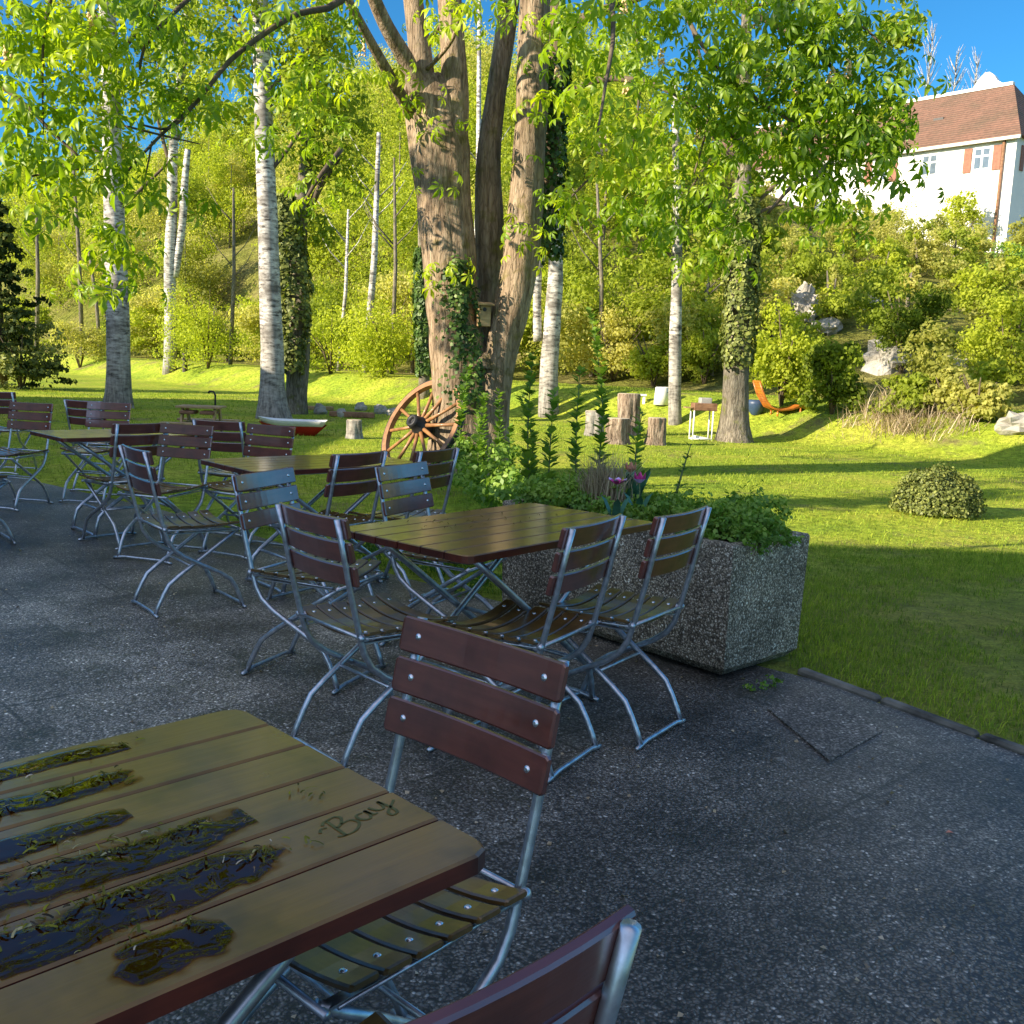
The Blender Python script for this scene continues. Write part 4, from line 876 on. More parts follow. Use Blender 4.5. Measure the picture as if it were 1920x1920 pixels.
for q in [(1130, 290, 6.6, 45, 40, 12, .82), (1160, 230, 7.2, 50, 40, 14, .7), (1100, 170, 8, 60, 40, 22, .65), (1120, 60, 8, 70, 50, 34, .62), (1180, 110, 9, 60, 50, 28, .6), (1230, 40, 9.5, 90, 50, 48, .55), (1260, 150, 9.8, 80, 60, 44, .5), (1330, 80, 9.6, 90, 60, 60, .55), (1300, 240, 9.8, 70, 60, 40, .52), (1380, 180, 9.8, 80, 60, 54, .45),
          (1420, 60, 9.7, 90, 60, 66, .5), (1500, 40, 9.6, 80, 60, 62, .48), (1480, 140, 9.5, 90, 70, 76, .38), (1570, 90, 9.5, 80, 70, 66, .38), (1540, 190, 9.4, 90, 60, 72, .35), (1620, 160, 9.5, 60, 60, 44, .36), (1640, 240, 9.5, 55, 50, 36, .38), (1560, 270, 9.5, 70, 45, 46, .4), (1450, 260, 9.6, 80, 60, 56, .42), (1380, 300, 9.8, 60, 50, 32, .5), (1240, 310, 9.9, 60, 60, 30, .55),
          (1180, 370, 10.2, 60, 50, 26, .5), (1210, 440, 10.2, 55, 40, 24, .48), (1280, 400, 10, 55, 45, 26, .5), (1290, 480, 10, 40, 25, 12, .62), (1350, 390, 9.9, 45, 40, 20, .5), (1390, 440, 10, 40, 30, 14, .62), (1560, 340, 9.6, 60, 30, 18, .5), (1600, 400, 9.8, 50, 22, 10, .45), (1500, 400, 10, 40, 22, 9, .45), (1520, 445, 10, 40, 18, 6, .45), (1650, 330, 9.6, 40, 25, 8, .45), (1080, 400, 10.8, 40, 40, 14, .45), (1070, 240, 11, 40, 50, 14, .5), (1660, 60, 9.6, 45, 50, 22, .36), (1650, 290, 9.6, 50, 40, 24, .42), (1600, 320, 9.6, 60, 40, 26, .42), (1540, 370, 9.8, 60, 40, 22, .45), (1670, 190, 9.5, 40, 50, 20, .4), (1350, -40, 10, 200, 50, 60, .5), (1100, -50, 9, 200, 50, 50, .5), (150, -60, 7.5, 200, 50, 50, .5), (500, -60, 9, 200, 50, 40, .5), (800, -70, 11, 200, 60, 50, .5), (1560, -40, 9.6, 110, 50, 50, .45)]: CLP.append(q)
def spray(q, n):
    d_ = np.array(q) - EYE; zc_ = d_ @ FW; CLP.append((960 + CF * (d_ @ RT) / zc_, 960 - CF * (d_ @ UP) / zc_, q.y, 500 / q.y, 350 / q.y, n, .6))
for i in range(18):      # sprays above the left part of the view, mirrored in the puddles
    a = R(random.uniform(-38, -4)); l = random.uniform(4.0, 6.5); q = Vector((-.6 + math.sin(a) * l, 1.1 + math.cos(a) * l, 0)); q.z = .75 + l * math.tan(R(random.uniform(33, 52))); spray(q, 40)
for i in range(5):      # sprays added out of view on the sunny side to dapple the trunk
    t_ = random.uniform(5.5, 8.5); q = Vector((-.5 - LX * t_ + random.uniform(-.5, .5), 12 - LY * t_ + random.uniform(-.7, .7), random.uniform(.8, 5.5) + t_ * .384)); spray(q, 30)
cls = []
for px, py, Y, rx, ry, n, sh in CLP:
    p = at(px, py, Y) - CB; k = Y / CF; cls.append((p, (rx * k, max(.25, (rx + ry) / 2 * k), ry * k), int(n * (1.15 if px < 1080 or py < 0 else 1.3)), sh))
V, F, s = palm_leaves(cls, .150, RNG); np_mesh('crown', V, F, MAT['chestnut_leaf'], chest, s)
# cream flower candles
P = []
for px, py, Y in [(1045, 135, 11.2), (1130, 270, 7.4), (1170, 15, 9), (1175, 165, 9.6), (1290, 175, 9.8), (1395, 60, 9.5), (1420, 40, 9.6), (1440, 150, 9.5), (1335, 290, 9.9), (1490, 165, 9.4), (1560, 140, 9.4), (1310, 250, 9.8), (1590, 130, 9.4), (680, 90, 11.3), (15, 100, 7), (170, 45, 7.2), (1240, 110, 9.5), (1380, 130, 9.6)]: P.append(at(px, py, Y) - CB)
m = MB()
for p in P:
    h = random.uniform(.12, .2)
    for i in range(26):
        f = random.random(); a = random.uniform(0, 6.28); r = .035 * (1 - f * .7)
        m.blob((p.x + r * math.cos(a), p.y + r * math.sin(a), p.z + f * h - h / 2), (.012, .012, .012), i, .2, 4)
m.build('blossom', MAT['blossom'], chest)

def ivy_on(path, name, label, n, size, rng, spread=1.12, half=None, mat='ivy_leaf', group=None):
    """leaves around a limb given as (px,py,Y,width px)"""
    P = pts_px([l[:3] for l in path]); rr = [l[3] / 2 * l[2] / CF for l in path]; P, rr = smooth_path(P, rr, 5); P = np.array(P); rr = np.array(rr)
    f = rng.random(n) * (len(P) - 1.001); i = f.astype(int); t = (f - i)[:, None]
    c = P[i] * (1 - t) + P[i + 1] * t; r = rr[i]; a = rng.uniform(0, 2 * np.pi, n) if half is None else rng.normal(size=n) * half[1] + half[0]
    cl_ = np.array([mnoise.noise(Vector((math.cos(aa) * 2, math.sin(aa) * 2, z * 3))) for aa, z in zip(a, c[:, 2])])
    d = np.stack([np.cos(a), np.sin(a), rng.normal(size=n) * .25], 1); T = c + d * (r * (spread + np.clip(cl_, -.1, .6) * .5) + rng.random(n) * .05)[:, None]
    keep = cl_ > -.35; T, d, cl_ = T[keep], d[keep], cl_[keep]; n = len(T)
    Rm = frames(d + rng.normal(size=(n, 3)) * .45 + np.array([0, 0, .35]), rng)
    V, F, s = inst(LEAF_V * np.array([1, 1.5, 1]), LEAF_F, Rm, size * rng.uniform(.6, 1.3, n), T, .42 + cl_ * .5 + rng.normal(size=n) * .18)
    o0 = P[0]; return tag(np_mesh(name, V, F, MAT[mat], None, s), label, 'climber', group)
ivy_on([(858, 745, 11.8, 100), (860, 640, 11.8, 86), (852, 560, 11.8, 80), (842, 500, 11.85, 60)], 'ivy', 'ivy patch on the front of the chestnut, left of the nest box', 1300, .055, RNG, 1.03, (-1.15, .42))
ivy_on([(1022, 480, 12.4, 50), (1026, 330, 12.4, 50), (1034, 200, 12.4, 46), (1040, 120, 12.4, 40)], 'ivy', 'dark ivy along the right-hand chestnut stem', 2600, .065, RNG, 1.1)

# nest box
p = at(906, 588, 11.8); nb = empty('nest_box', p, .25, 'wooden nest box with round hole wedged in the chestnut fork', 'nest box')
m = MB(); m.box((0, 0, -.03), (.155, .15, .24), None, 0, .006); m.lathe([(.024, 0), (.024, .004)], 14, Matrix(((1, 0, 0), (0, 0, -1), (0, 1, 0))), 1, (.0, -.074, .045)); m.build('box', [MAT['pine_wood'], MAT['iron']], nb)
m = MB(); m.box((0, -.02, .115), (.215, .22, .022), Matrix.Rotation(.14, 3, 'X'), 0, .004); m.build('roof', MAT['pine_wood'], nb)

def trunk_tree(name, label, lst, bark_m, n=16, wob=.1, branches=(), crown=None, leaf='birch_leaf', size=.1, cat='tree', group=None, extra=(), sub=.3):
    b = hit(lst[0][0], lst[0][1]); Y0 = lst[0][2] if lst[0][2] else b.y
    L = [(px, py, (Y if Y else Y0), w_) for px, py, Y, w_ in lst]
    base = at(L[0][0], L[0][1], L[0][2]); base.z = float(tz(base.x, base.y)); L[0] = (L[0][0], L[0][1] + 8, L[0][2], L[0][3])
    t = empty(name, base, 0, label, cat, group); m = MB(); limb(m, L, base, n, wob, 3.0, random.random() * 20)
    for e in extra: limb(m, [(px, py, (Y if Y else Y0), w_) for px, py, Y, w_ in e], base, 12, wob, 3.0, random.random() * 20)
    m.build('trunk', bark_m, t)
    if branches:
        for e in branches: m = MB(); limb(m, [(px, py, (Y if Y else Y0), w_) for px, py, Y, w_ in e], base, 6, 0, 1, 0, 3); m.build('branch', MAT['twig'], t)
    if crown:
        cls = []
        for px, py, dY, rx, ry, cnt, sh in crown:
            Y = Y0 + dY; q = at(px, py, Y) - base; k = Y / CF; cls.append((q, (rx * k, rx * k, ry * k), cnt, sh))
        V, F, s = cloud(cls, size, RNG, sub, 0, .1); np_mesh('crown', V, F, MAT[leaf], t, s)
    return t, Y0
# birches on the lawn
trunk_tree('birch_tree', 'white birch on the left lawn, dark foot behind the far table', [(222, 765, 0, 62), (222, 735, 0, 47), (222, 690, 0, 43), (221, 600, 0, 40), (217, 480, 0, 38), (212, 330, 0, 33), (208, 180, 0, 32), (203, 60, 0, 29), (198, -80, 0, 26), (190, -350, 0, 18)], MAT['birch_bark'], 18, .08,
           [[(216, 400, 0, 8), (280, 340, 0, 6), (330, 290, 0, 3)], [(212, 320, 0, 10), (150, 250, 0, 7), (90, 190, 0, 3)], [(206, 120, 0, 10), (280, 30, 0, 7), (330, -60, 0, 4)], [(204, 60, 0, 9), (140, -30, 0, 6), (90, -90, 0, 4)]],
           [(200, 150, 0, 90, 90, 900, .5), (120, 60, 0, 90, 80, 800, .5), (300, 40, 0, 100, 80, 1000, .5), (210, -60, 0, 160, 80, 1400, .5), (330, 170, 1, 60, 60, 400, .5)], size=.13)
trunk_tree('birch_tree', 'slim pale birch with forked top behind the dark post', [(318, 697, 0, 26), (320, 600, 0, 22), (318, 500, 0, 21), (322, 400, 0, 19), (324, 300, 0, 17), (330, 200, 0, 14), (345, 100, 0, 12), (350, 0, 0, 9), (355, -120, 0, 6)], MAT['birch_bark'], 14, .08,
           [[(324, 330, 0, 8), (300, 240, 0, 6), (290, 180, 0, 4), (300, 100, 0, 3)], [(322, 280, 0, 6), (370, 200, 0, 4), (400, 140, 0, 2)]],
           [(340, 130, 0, 70, 80, 900, .6), (300, 220, 0, 60, 60, 500, .55), (380, 60, 0, 80, 70, 900, .6), (350, -40, 0, 100, 70, 900, .55)], size=.2,
           extra=[[(328, 520, 0, 14), (342, 420, 0, 14), (346, 350, 0, 13), (352, 280, 0, 10)]])
trunk_tree('birch_tree', 'tall white birch above the red and white boat', [(514, 785, 0, 76), (512, 755, 0, 54), (511, 720, 0, 46), (510, 650, 0, 42), (506, 560, 0, 39), (503, 450, 0, 36), (498, 330, 0, 34), (494, 200, 0, 32), (490, 80, 0, 31), (486, -60, 0, 30), (480, -350, 0, 20)], MAT['birch_bark'], 18, .09,
           [[(495, 180, 0, 9), (550, 120, 0, 7), (610, 60, 0, 4)], [(500, 330, 0, 8), (560, 250, 0, 6), (590, 170, 0, 3)], [(492, 100, 0, 9), (430, 20, 0, 6), (390, -50, 0, 4)]],
           [(560, 200, 0, 70, 80, 1000, .5), (590, 80, 0, 80, 80, 1100, .55), (430, 60, 0, 80, 80, 1000, .55), (420, 180, 1, 60, 60, 600, .5), (520, -40, 0, 150, 70, 1300, .5), (620, 300, 2, 60, 80, 700, .5)], size=.13)
trunk_tree('ivy_tree', 'ivy-wrapped brown trunk close behind the tall birch', [(556, 782, 23.0, 50), (556, 740, 23.0, 40), (560, 660, 23.0, 40), (562, 560, 23.0, 36), (560, 440, 23.0, 30), (575, 300, 23.0, 24), (590, 150, 23.0, 18), (600, 0, 23.0, 14)], MAT['grey_bark'], 16, .16,
           [[(562, 430, 23, 16), (600, 350, 23, 12), (640, 290, 23, 8)], [(590, 200, 23, 8), (560, 110, 23, 5)]],
           [(600, 250, 0, 70, 80, 800, .5), (610, 100, 0, 70, 80, 800, .5), (650, 200, 0, 60, 70, 600, .45), (560, 420, 0, 60, 60, 500, .5)], 'birch_leaf', .13)
ivy_on([(540, 690, 22.6, 46), (546, 610, 22.6, 58), (545, 520, 22.6, 62), (538, 440, 22.6, 44), (536, 370, 22.6, 20)], 'ivy', 'thick ivy between the tall birch and the brown trunk', 5200, .10, RNG, 1.0, None, 'bush_leaf')
trunk_tree('birch_tree', 'pale double birch right of the chestnut stems', [(1028, 778, 0, 40), (1029, 700, 0, 34), (1036, 600, 0, 31), (1041, 520, 0, 28), (1043, 430, 0, 24), (1046, 300, 0, 20), (1048, 150, 0, 18), (1050, 0, 0, 15)], MAT['birch_bark'], 16, .1,
           [[(1044, 400, 0, 6), (1100, 340, 0, 4), (1150, 310, 0, 2)]], [(1060, 330, 0, 50, 80, 500, .45), (1130, 250, 0, 60, 80, 600, .45), (1080, 100, 0, 60, 80, 500, .45)], size=.13,
           extra=[[(1008, 640, 0, 16), (1007, 560, 0, 15), (1010, 500, 0, 15), (1024, 460, 0, 16), (1034, 420, 0, 14)]])
trunk_tree('birch_tree', 'slim white birch behind the stumps and the white bucket', [(1266, 795, 0, 26), (1265, 740, 0, 24), (1266, 640, 0, 22), (1269, 540, 0, 20), (1270, 420, 0, 17), (1268, 300, 0, 14), (1266, 150, 0, 10)], MAT['birch_bark'], 14, .08,
           [[(1268, 500, 0, 6), (1225, 430, 0, 4), (1190, 390, 0, 2)], [(1268, 400, 0, 5), (1310, 330, 0, 4), (1340, 290, 0, 2)]], [(1260, 380, 0, 90, 80, 1200, .4), (1210, 470, 0, 60, 50, 500, .45), (1320, 480, 0, 60, 60, 600, .4), (1280, 250, 0, 90, 80, 900, .45)], size=.13)
trunk_tree('ivy_tree', 'stout tree clad in ivy beside the grill on the right', [(1377, 828, 0, 76), (1377, 800, 0, 57), (1378, 765, 0, 50), (1380, 700, 0, 46), (1386, 600, 0, 46), (1391, 500, 0, 42), (1393, 420, 0, 36), (1394, 330, 0, 28), (1396, 200, 0, 22), (1400, 0, 0, 16)], MAT['grey_bark'], 18, .13,
           [[(1393, 400, 0, 12), (1450, 350, 0, 9), (1510, 290, 0, 7), (1540, 270, 0, 4)], [(1393, 420, 0, 9), (1440, 390, 0, 6), (1490, 380, 0, 3)], [(1394, 330, 0, 10), (1340, 260, 0, 7), (1300, 200, 0, 4)]],
           [(1440, 320, 0, 80, 60, 500, .5), (1500, 260, 0, 80, 60, 500, .5), (1370, 250, 0, 90, 70, 500, .5), (1450, 150, 0, 120, 90, 800, .48), (1590, 250, 0, 70, 70, 450, .45), (1640, 120, 0, 80, 90, 600, .42), (1690, 40, 0, 55, 60, 400, .4), (1330, 480, 0, 40, 50, 350, .5), (1560, 400, 0, 50, 25, 180, .4), (1440, 430, 0, 40, 40, 250, .42)], 'birch_leaf', .13)
ivy_on([(1384, 680, 19.3, 48), (1390, 560, 19.3, 52), (1394, 460, 19.3, 50), (1394, 380, 19.3, 40)], 'ivy', 'pale green ivy coat on the stout right-hand tree', 5200, .085, RNG, 1.02, None, 'bush_leaf')
tr, _ = trunk_tree('ivy_tree', 'thin ivy-covered trunk left behind the chestnut', [(795, 745, 0, 22), (795, 640, 0, 20), (792, 540, 0, 18), (790, 470, 0, 12), (788, 350, 0, 8)], MAT['grey_bark'], 12, .1)
b = hit(795, 745); ivy_on([(795, 700, b.y, 24), (795, 600, b.y, 30), (793, 520, b.y, 26), (790, 470, b.y, 14)], 'ivy', 'dark ivy sleeve on the thin trunk left of the chestnut', 3500, .13, RNG, 1.0)

# dark conifer and sunlit shrub on the left edge
p = hit(5, 728); t = empty('conifer', p, 0, 'dark conifer at the left edge behind the lawn', 'tree')
m = MB(); m.tube([(0, 0, 0), (0, 0, 5.5)], [.16, .03], 8); m.build('trunk', MAT['twig'], t)
k = p.y / CF; cls = []
for i in range(34):
    f = i / 34; a = i * 2.4; rr = 75 * k * (1 - f) ** .8; cls.append(((rr * math.cos(a) * .8, rr * math.sin(a) * .8, .3 + f * 5.4), (rr * .7 + .15, rr * .7 + .15, .35), 240, .35 + .25 * max(0, -math.cos(a))))  # sunward clusters paler, sunlight painted into the needles
V, F, s = cloud(cls, .16, RNG, .3); np_mesh('crown', V, F, MAT['conifer_leaf'], t, s)
def bush(px, py, wpx, hpx, label, leaf, shade, n=1600, size=.14, Y=None, group=None, name='shrub', stems=True, dep=.8):
    p = hit(px, py) if Y is None else at(px, py, Y); k = p.y / CF; p.z = float(tz(p.x, p.y)); t = empty(name, p, 0, label, 'shrub', group); W_, H_ = wpx * k, hpx * k
    cls = []
    for i in range(9):
        a = random.uniform(0, 6.28); q = random.random() ** .5; z = random.uniform(.2, .8)
        cls.append(((math.cos(a) * q * W_ * .32, math.sin(a) * q * W_ * .32 * dep, H_ * z), (W_ * .26 * (1.15 - .4 * z), W_ * .24 * (1.1 - .4 * z), H_ * .24), n // 9, shade + (z - .5) * .15 + random.uniform(-.06, .06)))
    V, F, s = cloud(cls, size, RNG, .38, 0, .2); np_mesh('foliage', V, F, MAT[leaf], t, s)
    if stems:
        m = MB()
        for i in range(7):
            a = random.uniform(0, 6.28); e = Vector((math.cos(a) * W_ * .3, math.sin(a) * W_ * .3, H_ * random.uniform(.6, .95)))
            m.tube([(0, 0, -.1), (e.x * .3, e.y * .3, e.z * .5), e], [.035, .025, .01], 5)
        m.build('stem', MAT['twig'], t)
    return t
bush(40, 730, 150, 130, 'sunlit olive shrub at the foot of the dark conifer', 'bush_leaf', .6, 2600, .12)
# clipped dome bush on the lawn
p = Vector((4.42, 10.15, 0)); t = empty('dome_bush', p, 0, 'low round grey-green bush alone on the right lawn', 'bush')
n = 11000; d = unit(RNG.normal(size=(n, 3))); d[:, 2] = np.abs(d[:, 2]); fr = RNG.random((n, 1)) ** .25
P = d * fr * np.array([.47, .44, .47]) * (1 + .10 * np.sin(d[:, :1] * 7 + 1) * np.cos(d[:, 1:2] * 6)); P[:, 2] += .02
V, F, s = inst(LEAF_V * np.array([1, 1.4, 1]), LEAF_F, frames(d + RNG.normal(size=(n, 3)) * .6, RNG), .03 * RNG.uniform(.6, 1.3, n), P, .5 + RNG.normal(size=n) * .22)
np_mesh('foliage', V, F, MAT['bush_leaf'], t, s)

# ------------------------------------------------------------------ hillside
# mass of the wood: one object
parts = {k: [] for k in ('wood_leaf', 'olive_leaf')}
trunks = MB()
def hill_tree(x, y, h, wd, shade, n, size, key):
    z = float(tz(x, y)); cls = []; nb = 6
    for i in range(nb):
        a = random.uniform(0, 6.28); q = random.random() ** .6; f = random.uniform(.2, .95)
        cls.append(((x + math.cos(a) * q * wd * .38, y + math.sin(a) * q * wd * .38, z + h * f), (wd * .34 * (1.2 - .6 * f), wd * .34 * (1.2 - .6 * f), h * .2), n // nb, shade + (f - .5) * .2 + random.uniform(-.1, .1)))
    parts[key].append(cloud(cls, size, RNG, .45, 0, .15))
    if random.random() < .32:
        e = Vector((random.uniform(-.4, .4), random.uniform(-.4, .4), h * .95)); trunks.tube([(x, y, z - .2), (x + e.x * .4, y + e.y * .4, z + h * .5), (x + e.x, y + e.y, z + e.z)], [.09, .06, .02], 5)
cnt = 0
def front_(q): return q < 8
for i in range(2200):
    az = random.uniform(-.62, .62); s_ = random.uniform(5.0, 50) ** 1.0
    if random.random() > (1.0 if s_ < 14 else .55): continue
    # march outwards along the azimuth to the wanted distance behind the bank
    yy = np.linspace(8, 190, 400); xx = yy * math.tan(az); ss = (yy - foot(xx)) * .7; j = int(np.argmax(ss > s_))
    if j == 0: continue
    x, y = float(xx[j]), float(yy[j])
    if az > .20 and (s_ > 40 or random.random() < .25): continue
    front = s_ < 10
    h = (random.uniform(.9, 2.0) if az > .2 else random.uniform(1.6, 4.0)) if front else random.uniform(3.2, 8.5) * (1.0 if az < .12 else .30)
    wd = h * random.uniform(.55, .95) if not front else h * random.uniform(.8, 1.3)
    sh = random.gauss(.62, .17); key = 'olive_leaf' if random.random() < (.24 if az < .1 else .42) else 'wood_leaf'
    sz = .10 + .0010 * y; n = int(min(4200, 430 * (h * wd) / (sz / .25) ** 2 * .26 + 160))
    hill_tree(x, y, h, wd, sh, n, sz, key); cnt += 1
    if cnt > 430: break
for kx, nm, lb in (('wood_leaf', 'woodland', 'yellow-green spring wood covering the hillside behind the lawn'), ('olive_leaf', 'scrub', 'olive brown scrub between the green trees on the hillside')):
    V, F, s = merge(parts[kx]); tag(np_mesh(nm, V, F, MAT[kx], None, s), lb, 'wood', kind='stuff')
tag(trunks.build('woodland_stems', MAT['grey_bark']), 'thin grey stems showing inside the hillside wood', 'wood', kind='stuff')
# single slim trunks one can tell apart
for px, py, w_, top, lb in ((145, 560, 9, 330, 'thin bare trunk in the wood left of the lawn birch'), (185, 650, 8, 520, 'thin dark sapling left of the lawn birch foot'), (636, 640, 8, 470, 'pale sapling between the ivy trunk and chestnut'), (690, 470, 14, 330, 'pale broad trunk deep in the wood beside the chestnut'), (905, 200, 12, 60, 'white leaning trunk seen through the chestnut fork'), (1140, 620, 9, 430, 'thin grey trunk in the wood left of the slim birch'), (1318, 640, 8, 480, 'thin grey trunk right of the slim birch'), (740, 610, 8, 380, 'thin sapling left of the ivy-covered trunk'), (430, 650, 8, 420, 'thin sapling left of the tall birch'), (60, 650, 9, 430, 'thin trunk behind the dark conifer')):
    Y = hit(px, 690 + (px - 400) * .05).y + 4; q = at(px, top, Y); zb = float(tz(q.x, q.y)); t = empty('slim_tree', (q.x, q.y, zb), 0, lb, 'tree', 'slim trunks in the wood')
    e = Vector((random.uniform(-.5, .5), 0, q.z - zb + 1.5)); m = MB(); m.tube([(0, 0, -.2), e * .5 + Vector((.1, 0, 0)), e], [w_ / 2 * Y / CF, w_ / 2.4 * Y / CF, w_ / 4 * Y / CF], 8, wob=.1)
    for j in range(5):
        f = random.uniform(.45, .95); a = random.uniform(-.6, .6) + (0 if j % 2 else math.pi); s0 = e * f; m.tube([s0, s0 + Vector((math.cos(a) * .6, math.sin(a) * .3, .6)), s0 + Vector((math.cos(a) * 1.1, math.sin(a) * .6, 1.4))], [.03, .02, .008], 5)
    m.build('trunk', MAT['birch_bark' if 'pale' in lb or 'white' in lb else 'grey_bark'], t)
GS = 'shrubs along the foot of the wood'
for a in ((1465, 760, 150, 190, 'bright yellow-green shrub right behind the blue tub and orange lounger', 'wood_leaf', .85), (1560, 775, 120, 140, 'deep green shrub right of the orange lounger', 'birch_leaf', .25), (1690, 700, 150, 160, 'dark green round shrub in front of the rock outcrop', 'birch_leaf', .15),
          (1880, 720, 170, 200, 'bright lime shrub at the right photo edge', 'wood_leaf', .85),  (1830, 790, 120, 90, 'olive dry brush near the white stone on the right edge', 'olive_leaf', .7), (1700, 782, 130, 75, 'low yellowish shrub among the dry brushwood', 'wood_leaf', .45), (1770, 775, 110, 80, 'low olive shrub right above the dry brushwood', 'olive_leaf', .6),
          (1890, 560, 120, 110, 'dark green shrub below the castle corner', 'green_leaf', .55), (1610, 490, 200, 110, 'olive shrub on the slope below the castle wall', 'olive_leaf', .8), (1760, 520, 200, 110, 'tawny shrub high on the slope below the castle', 'olive_leaf', .85), (1480, 560, 130, 120, 'brownish shrub left of the pale rock', 'olive_leaf', .6),
          (720, 705, 190, 170, 'bright yellow bush left behind the chestnut', 'wood_leaf', .95), (620, 700, 170, 110, 'green bush behind the fire pit', 'wood_leaf', .75), (390, 690, 170, 150, 'yellow bush right of the dark post', 'wood_leaf', .9), (150, 690, 120, 90, 'low olive bush behind the left lawn', 'olive_leaf', .8), (1150, 715, 180, 130, 'brownish bush behind the tree stumps', 'olive_leaf', 1.0), (1320, 720, 130, 120, 'green bush behind the grill', 'wood_leaf', .6), (1225, 725, 130, 110, 'yellowish bush behind the white bucket', 'wood_leaf', .85)):
    bush(*a, n=6200, size=.095, group=GS)
for px, py, wpx, hpx, lb in ((1740, 795, 180, 110, 'dry grey-brown brushwood above the bank, right'), (1655, 790, 130, 120, 'pale dry brushwood right of the deep green shrub')):
    p = hit(px, py); k = p.y / CF; prt = []
    for i in range(30):
        u_ = random.gauss(0, .42); e_ = max(.25, 1 - abs(u_) * .75) * random.uniform(.35, 1.05)
        q = Vector((p.x + u_ * wpx * k * .62, p.y + random.uniform(-.7, .9), 0)); q.z = float(tz(q.x, q.y)) - .05
        prt.append(blades([tuple(q)], 26, hpx * k * e_ * .8, .16, .011, RNG, 1.7, .42 + random.gauss(0, .14)))
    V, F, s = merge(prt); tag(np_mesh('brushwood', V, F, MAT['dry_leaf'], None, s), lb, 'brushwood', GS)
# rocks
for px, py, w_, h, lb in ((1508, 600, 50, 90, 'upright grey rock on the slope left'), (1632, 575, 46, 36, 'small white rock high on the slope'), (1550, 625, 50, 40, 'pale rock with dark crack on the slope'), (1665, 690, 90, 80, 'grey rock face behind the dry brushwood'), (1785, 725, 60, 70, 'pale rock slab above the bank at right'), (1740, 560, 30, 24, 'tiny pale rock on the upper slope')):
    p = hit(px, py); k = p.y / CF; m = MB(); m.blob((0, 0, 0), (w_ / 2 * k, w_ / 2 * k, h / 2 * k), px * .01, .8, 12, smooth=False)
    o = m.build('rock', MAT['pale_rock'] if 'white' in lb or 'pale' in lb else MAT['rock']); o.location = p + Vector((0, 0, h * .12 * k)); tag(o, lb, 'rock', 'rocks on the slope')
p = hit(1905, 808); m = MB(); m.blob((0, 0, 0), (.36, .28, .2), 3.3, .7, 9, smooth=False); o = m.build('white_stone', MAT['pale_rock']); o.location = p + Vector((0, 0, .12)); tag(o, 'white boulder on the bank at the right photo edge', 'boulder')

# ------------------------------------------------------------------ castle
CX = Vector((31.45, 66.0, 0)); cd = Vector((-.671, .741, 0)); ce_ = Vector((.741, .671, 0)); ZB, ZE, ZR = 6.5, 16.95, 21.65
cst = empty('castle_building', (CX.x, CX.y, ZB), 0, 'white castle wing with red-brown tiled hip roof on the cliff', 'building')
def cw(t, e, z): return CX + cd * t + ce_ * e + Vector((0, 0, z)) - Vector((CX.x, CX.y, ZB))
CL, CWd = 30.0, 11.0
m = MB(); q = [(0, 0), (CL, 0), (CL, CWd), (0, CWd)]
vs = [cw(t, e, ZB) for t, e in q] + [cw(t, e, ZE) for t, e in q]
m.add(vs, [(0, 1, 5, 4), (1, 2, 6, 5), (2, 3, 7, 6), (3, 0, 4, 7)]); m.build('wall', MAT['plaster'], cst)
m = MB(); ov = .35
E4 = [cw(-ov, -ov, ZE - .1), cw(CL + ov, -ov, ZE - .1), cw(CL + ov, CWd + ov, ZE - .1), cw(-ov, CWd + ov, ZE - .1)]; Rg = [cw(2.9, CWd / 2, ZR), cw(CL - 2.9, CWd / 2, ZR)]
m.add(E4 + Rg, [(1, 0, 4, 5), (3, 2, 5, 4), (0, 3, 4), (2, 1, 5), (0, 1, 2, 3)]); rf = m.build('roof', MAT['tiles'], cst)
m = MB(); m.bar(Rg[0] + Vector((0, 0, .03)), Rg[1] + Vector((0, 0, .03)), .38, .22); m.build('ridge_cap', MAT['plaster'], rf)
m = MB(); m.bar(cw(-ov, -ov - .02, ZE - .2), cw(CL, -ov - .02, ZE - .2), .16, .2); m.build('gutter', MAT['grey_plaster'], cst)
m = MB(); m.tube([cw(.75, -.12, ZE - .2), cw(.75, -.12, ZB + 2)], .10, 8); m.build('drainpipe', MAT['old_wood'], cst)
def facade_box(name, t, z, wd, h, off, th, mat, parent, side=False):
    m = MB()
    if side: c = cw(-off, t, z); m.box(c, (wd, th, h), Matrix((ce_, cd, Vector((0, 0, 1)))).transposed())
    else: c = cw(t, -off, z); m.box(c, (wd, th, h), Matrix((cd, ce_, Vector((0, 0, 1)))).transposed())
    return m.build(name, mat, parent)
for t_, sh in ((2.1, True), (5.64, False), (9.2, True), (13.4, False)):
    z = 15.68; wn = facade_box('window', t_, z, 1.15, 1.5, .03, .08, MAT['white_paint'], cst)
    for sx in (-.27, .27):
        for zz, hh in ((-.22, .72), (.45, .38)): facade_box('pane', t_ + sx, z + zz, .40, hh, .072, .02, MAT['glass'], wn)
    if sh:
        for sx in (-.95, .95): facade_box('shutter', t_ + sx, z, .52, 1.55, .05, .06, MAT['shutter'], cst)
facade_box('shutter', 1.0, 15.65, .5, 1.55, .05, .06, MAT['shutter'], cst, True)
facade_box('window', 4.9, 11.75, .5, .75, .03, .08, MAT['glass'], cst)
m = MB(); c = (E4[0] * .45 + Rg[0] * .55) + cd * 5.2; m.box(c + Vector((0, 0, -.3)), (.7, .5, .5), Matrix((cd, ce_, Vector((0, 0, 1)))).transposed(), 0); m.build('roof_hatch', MAT['iron'], rf)
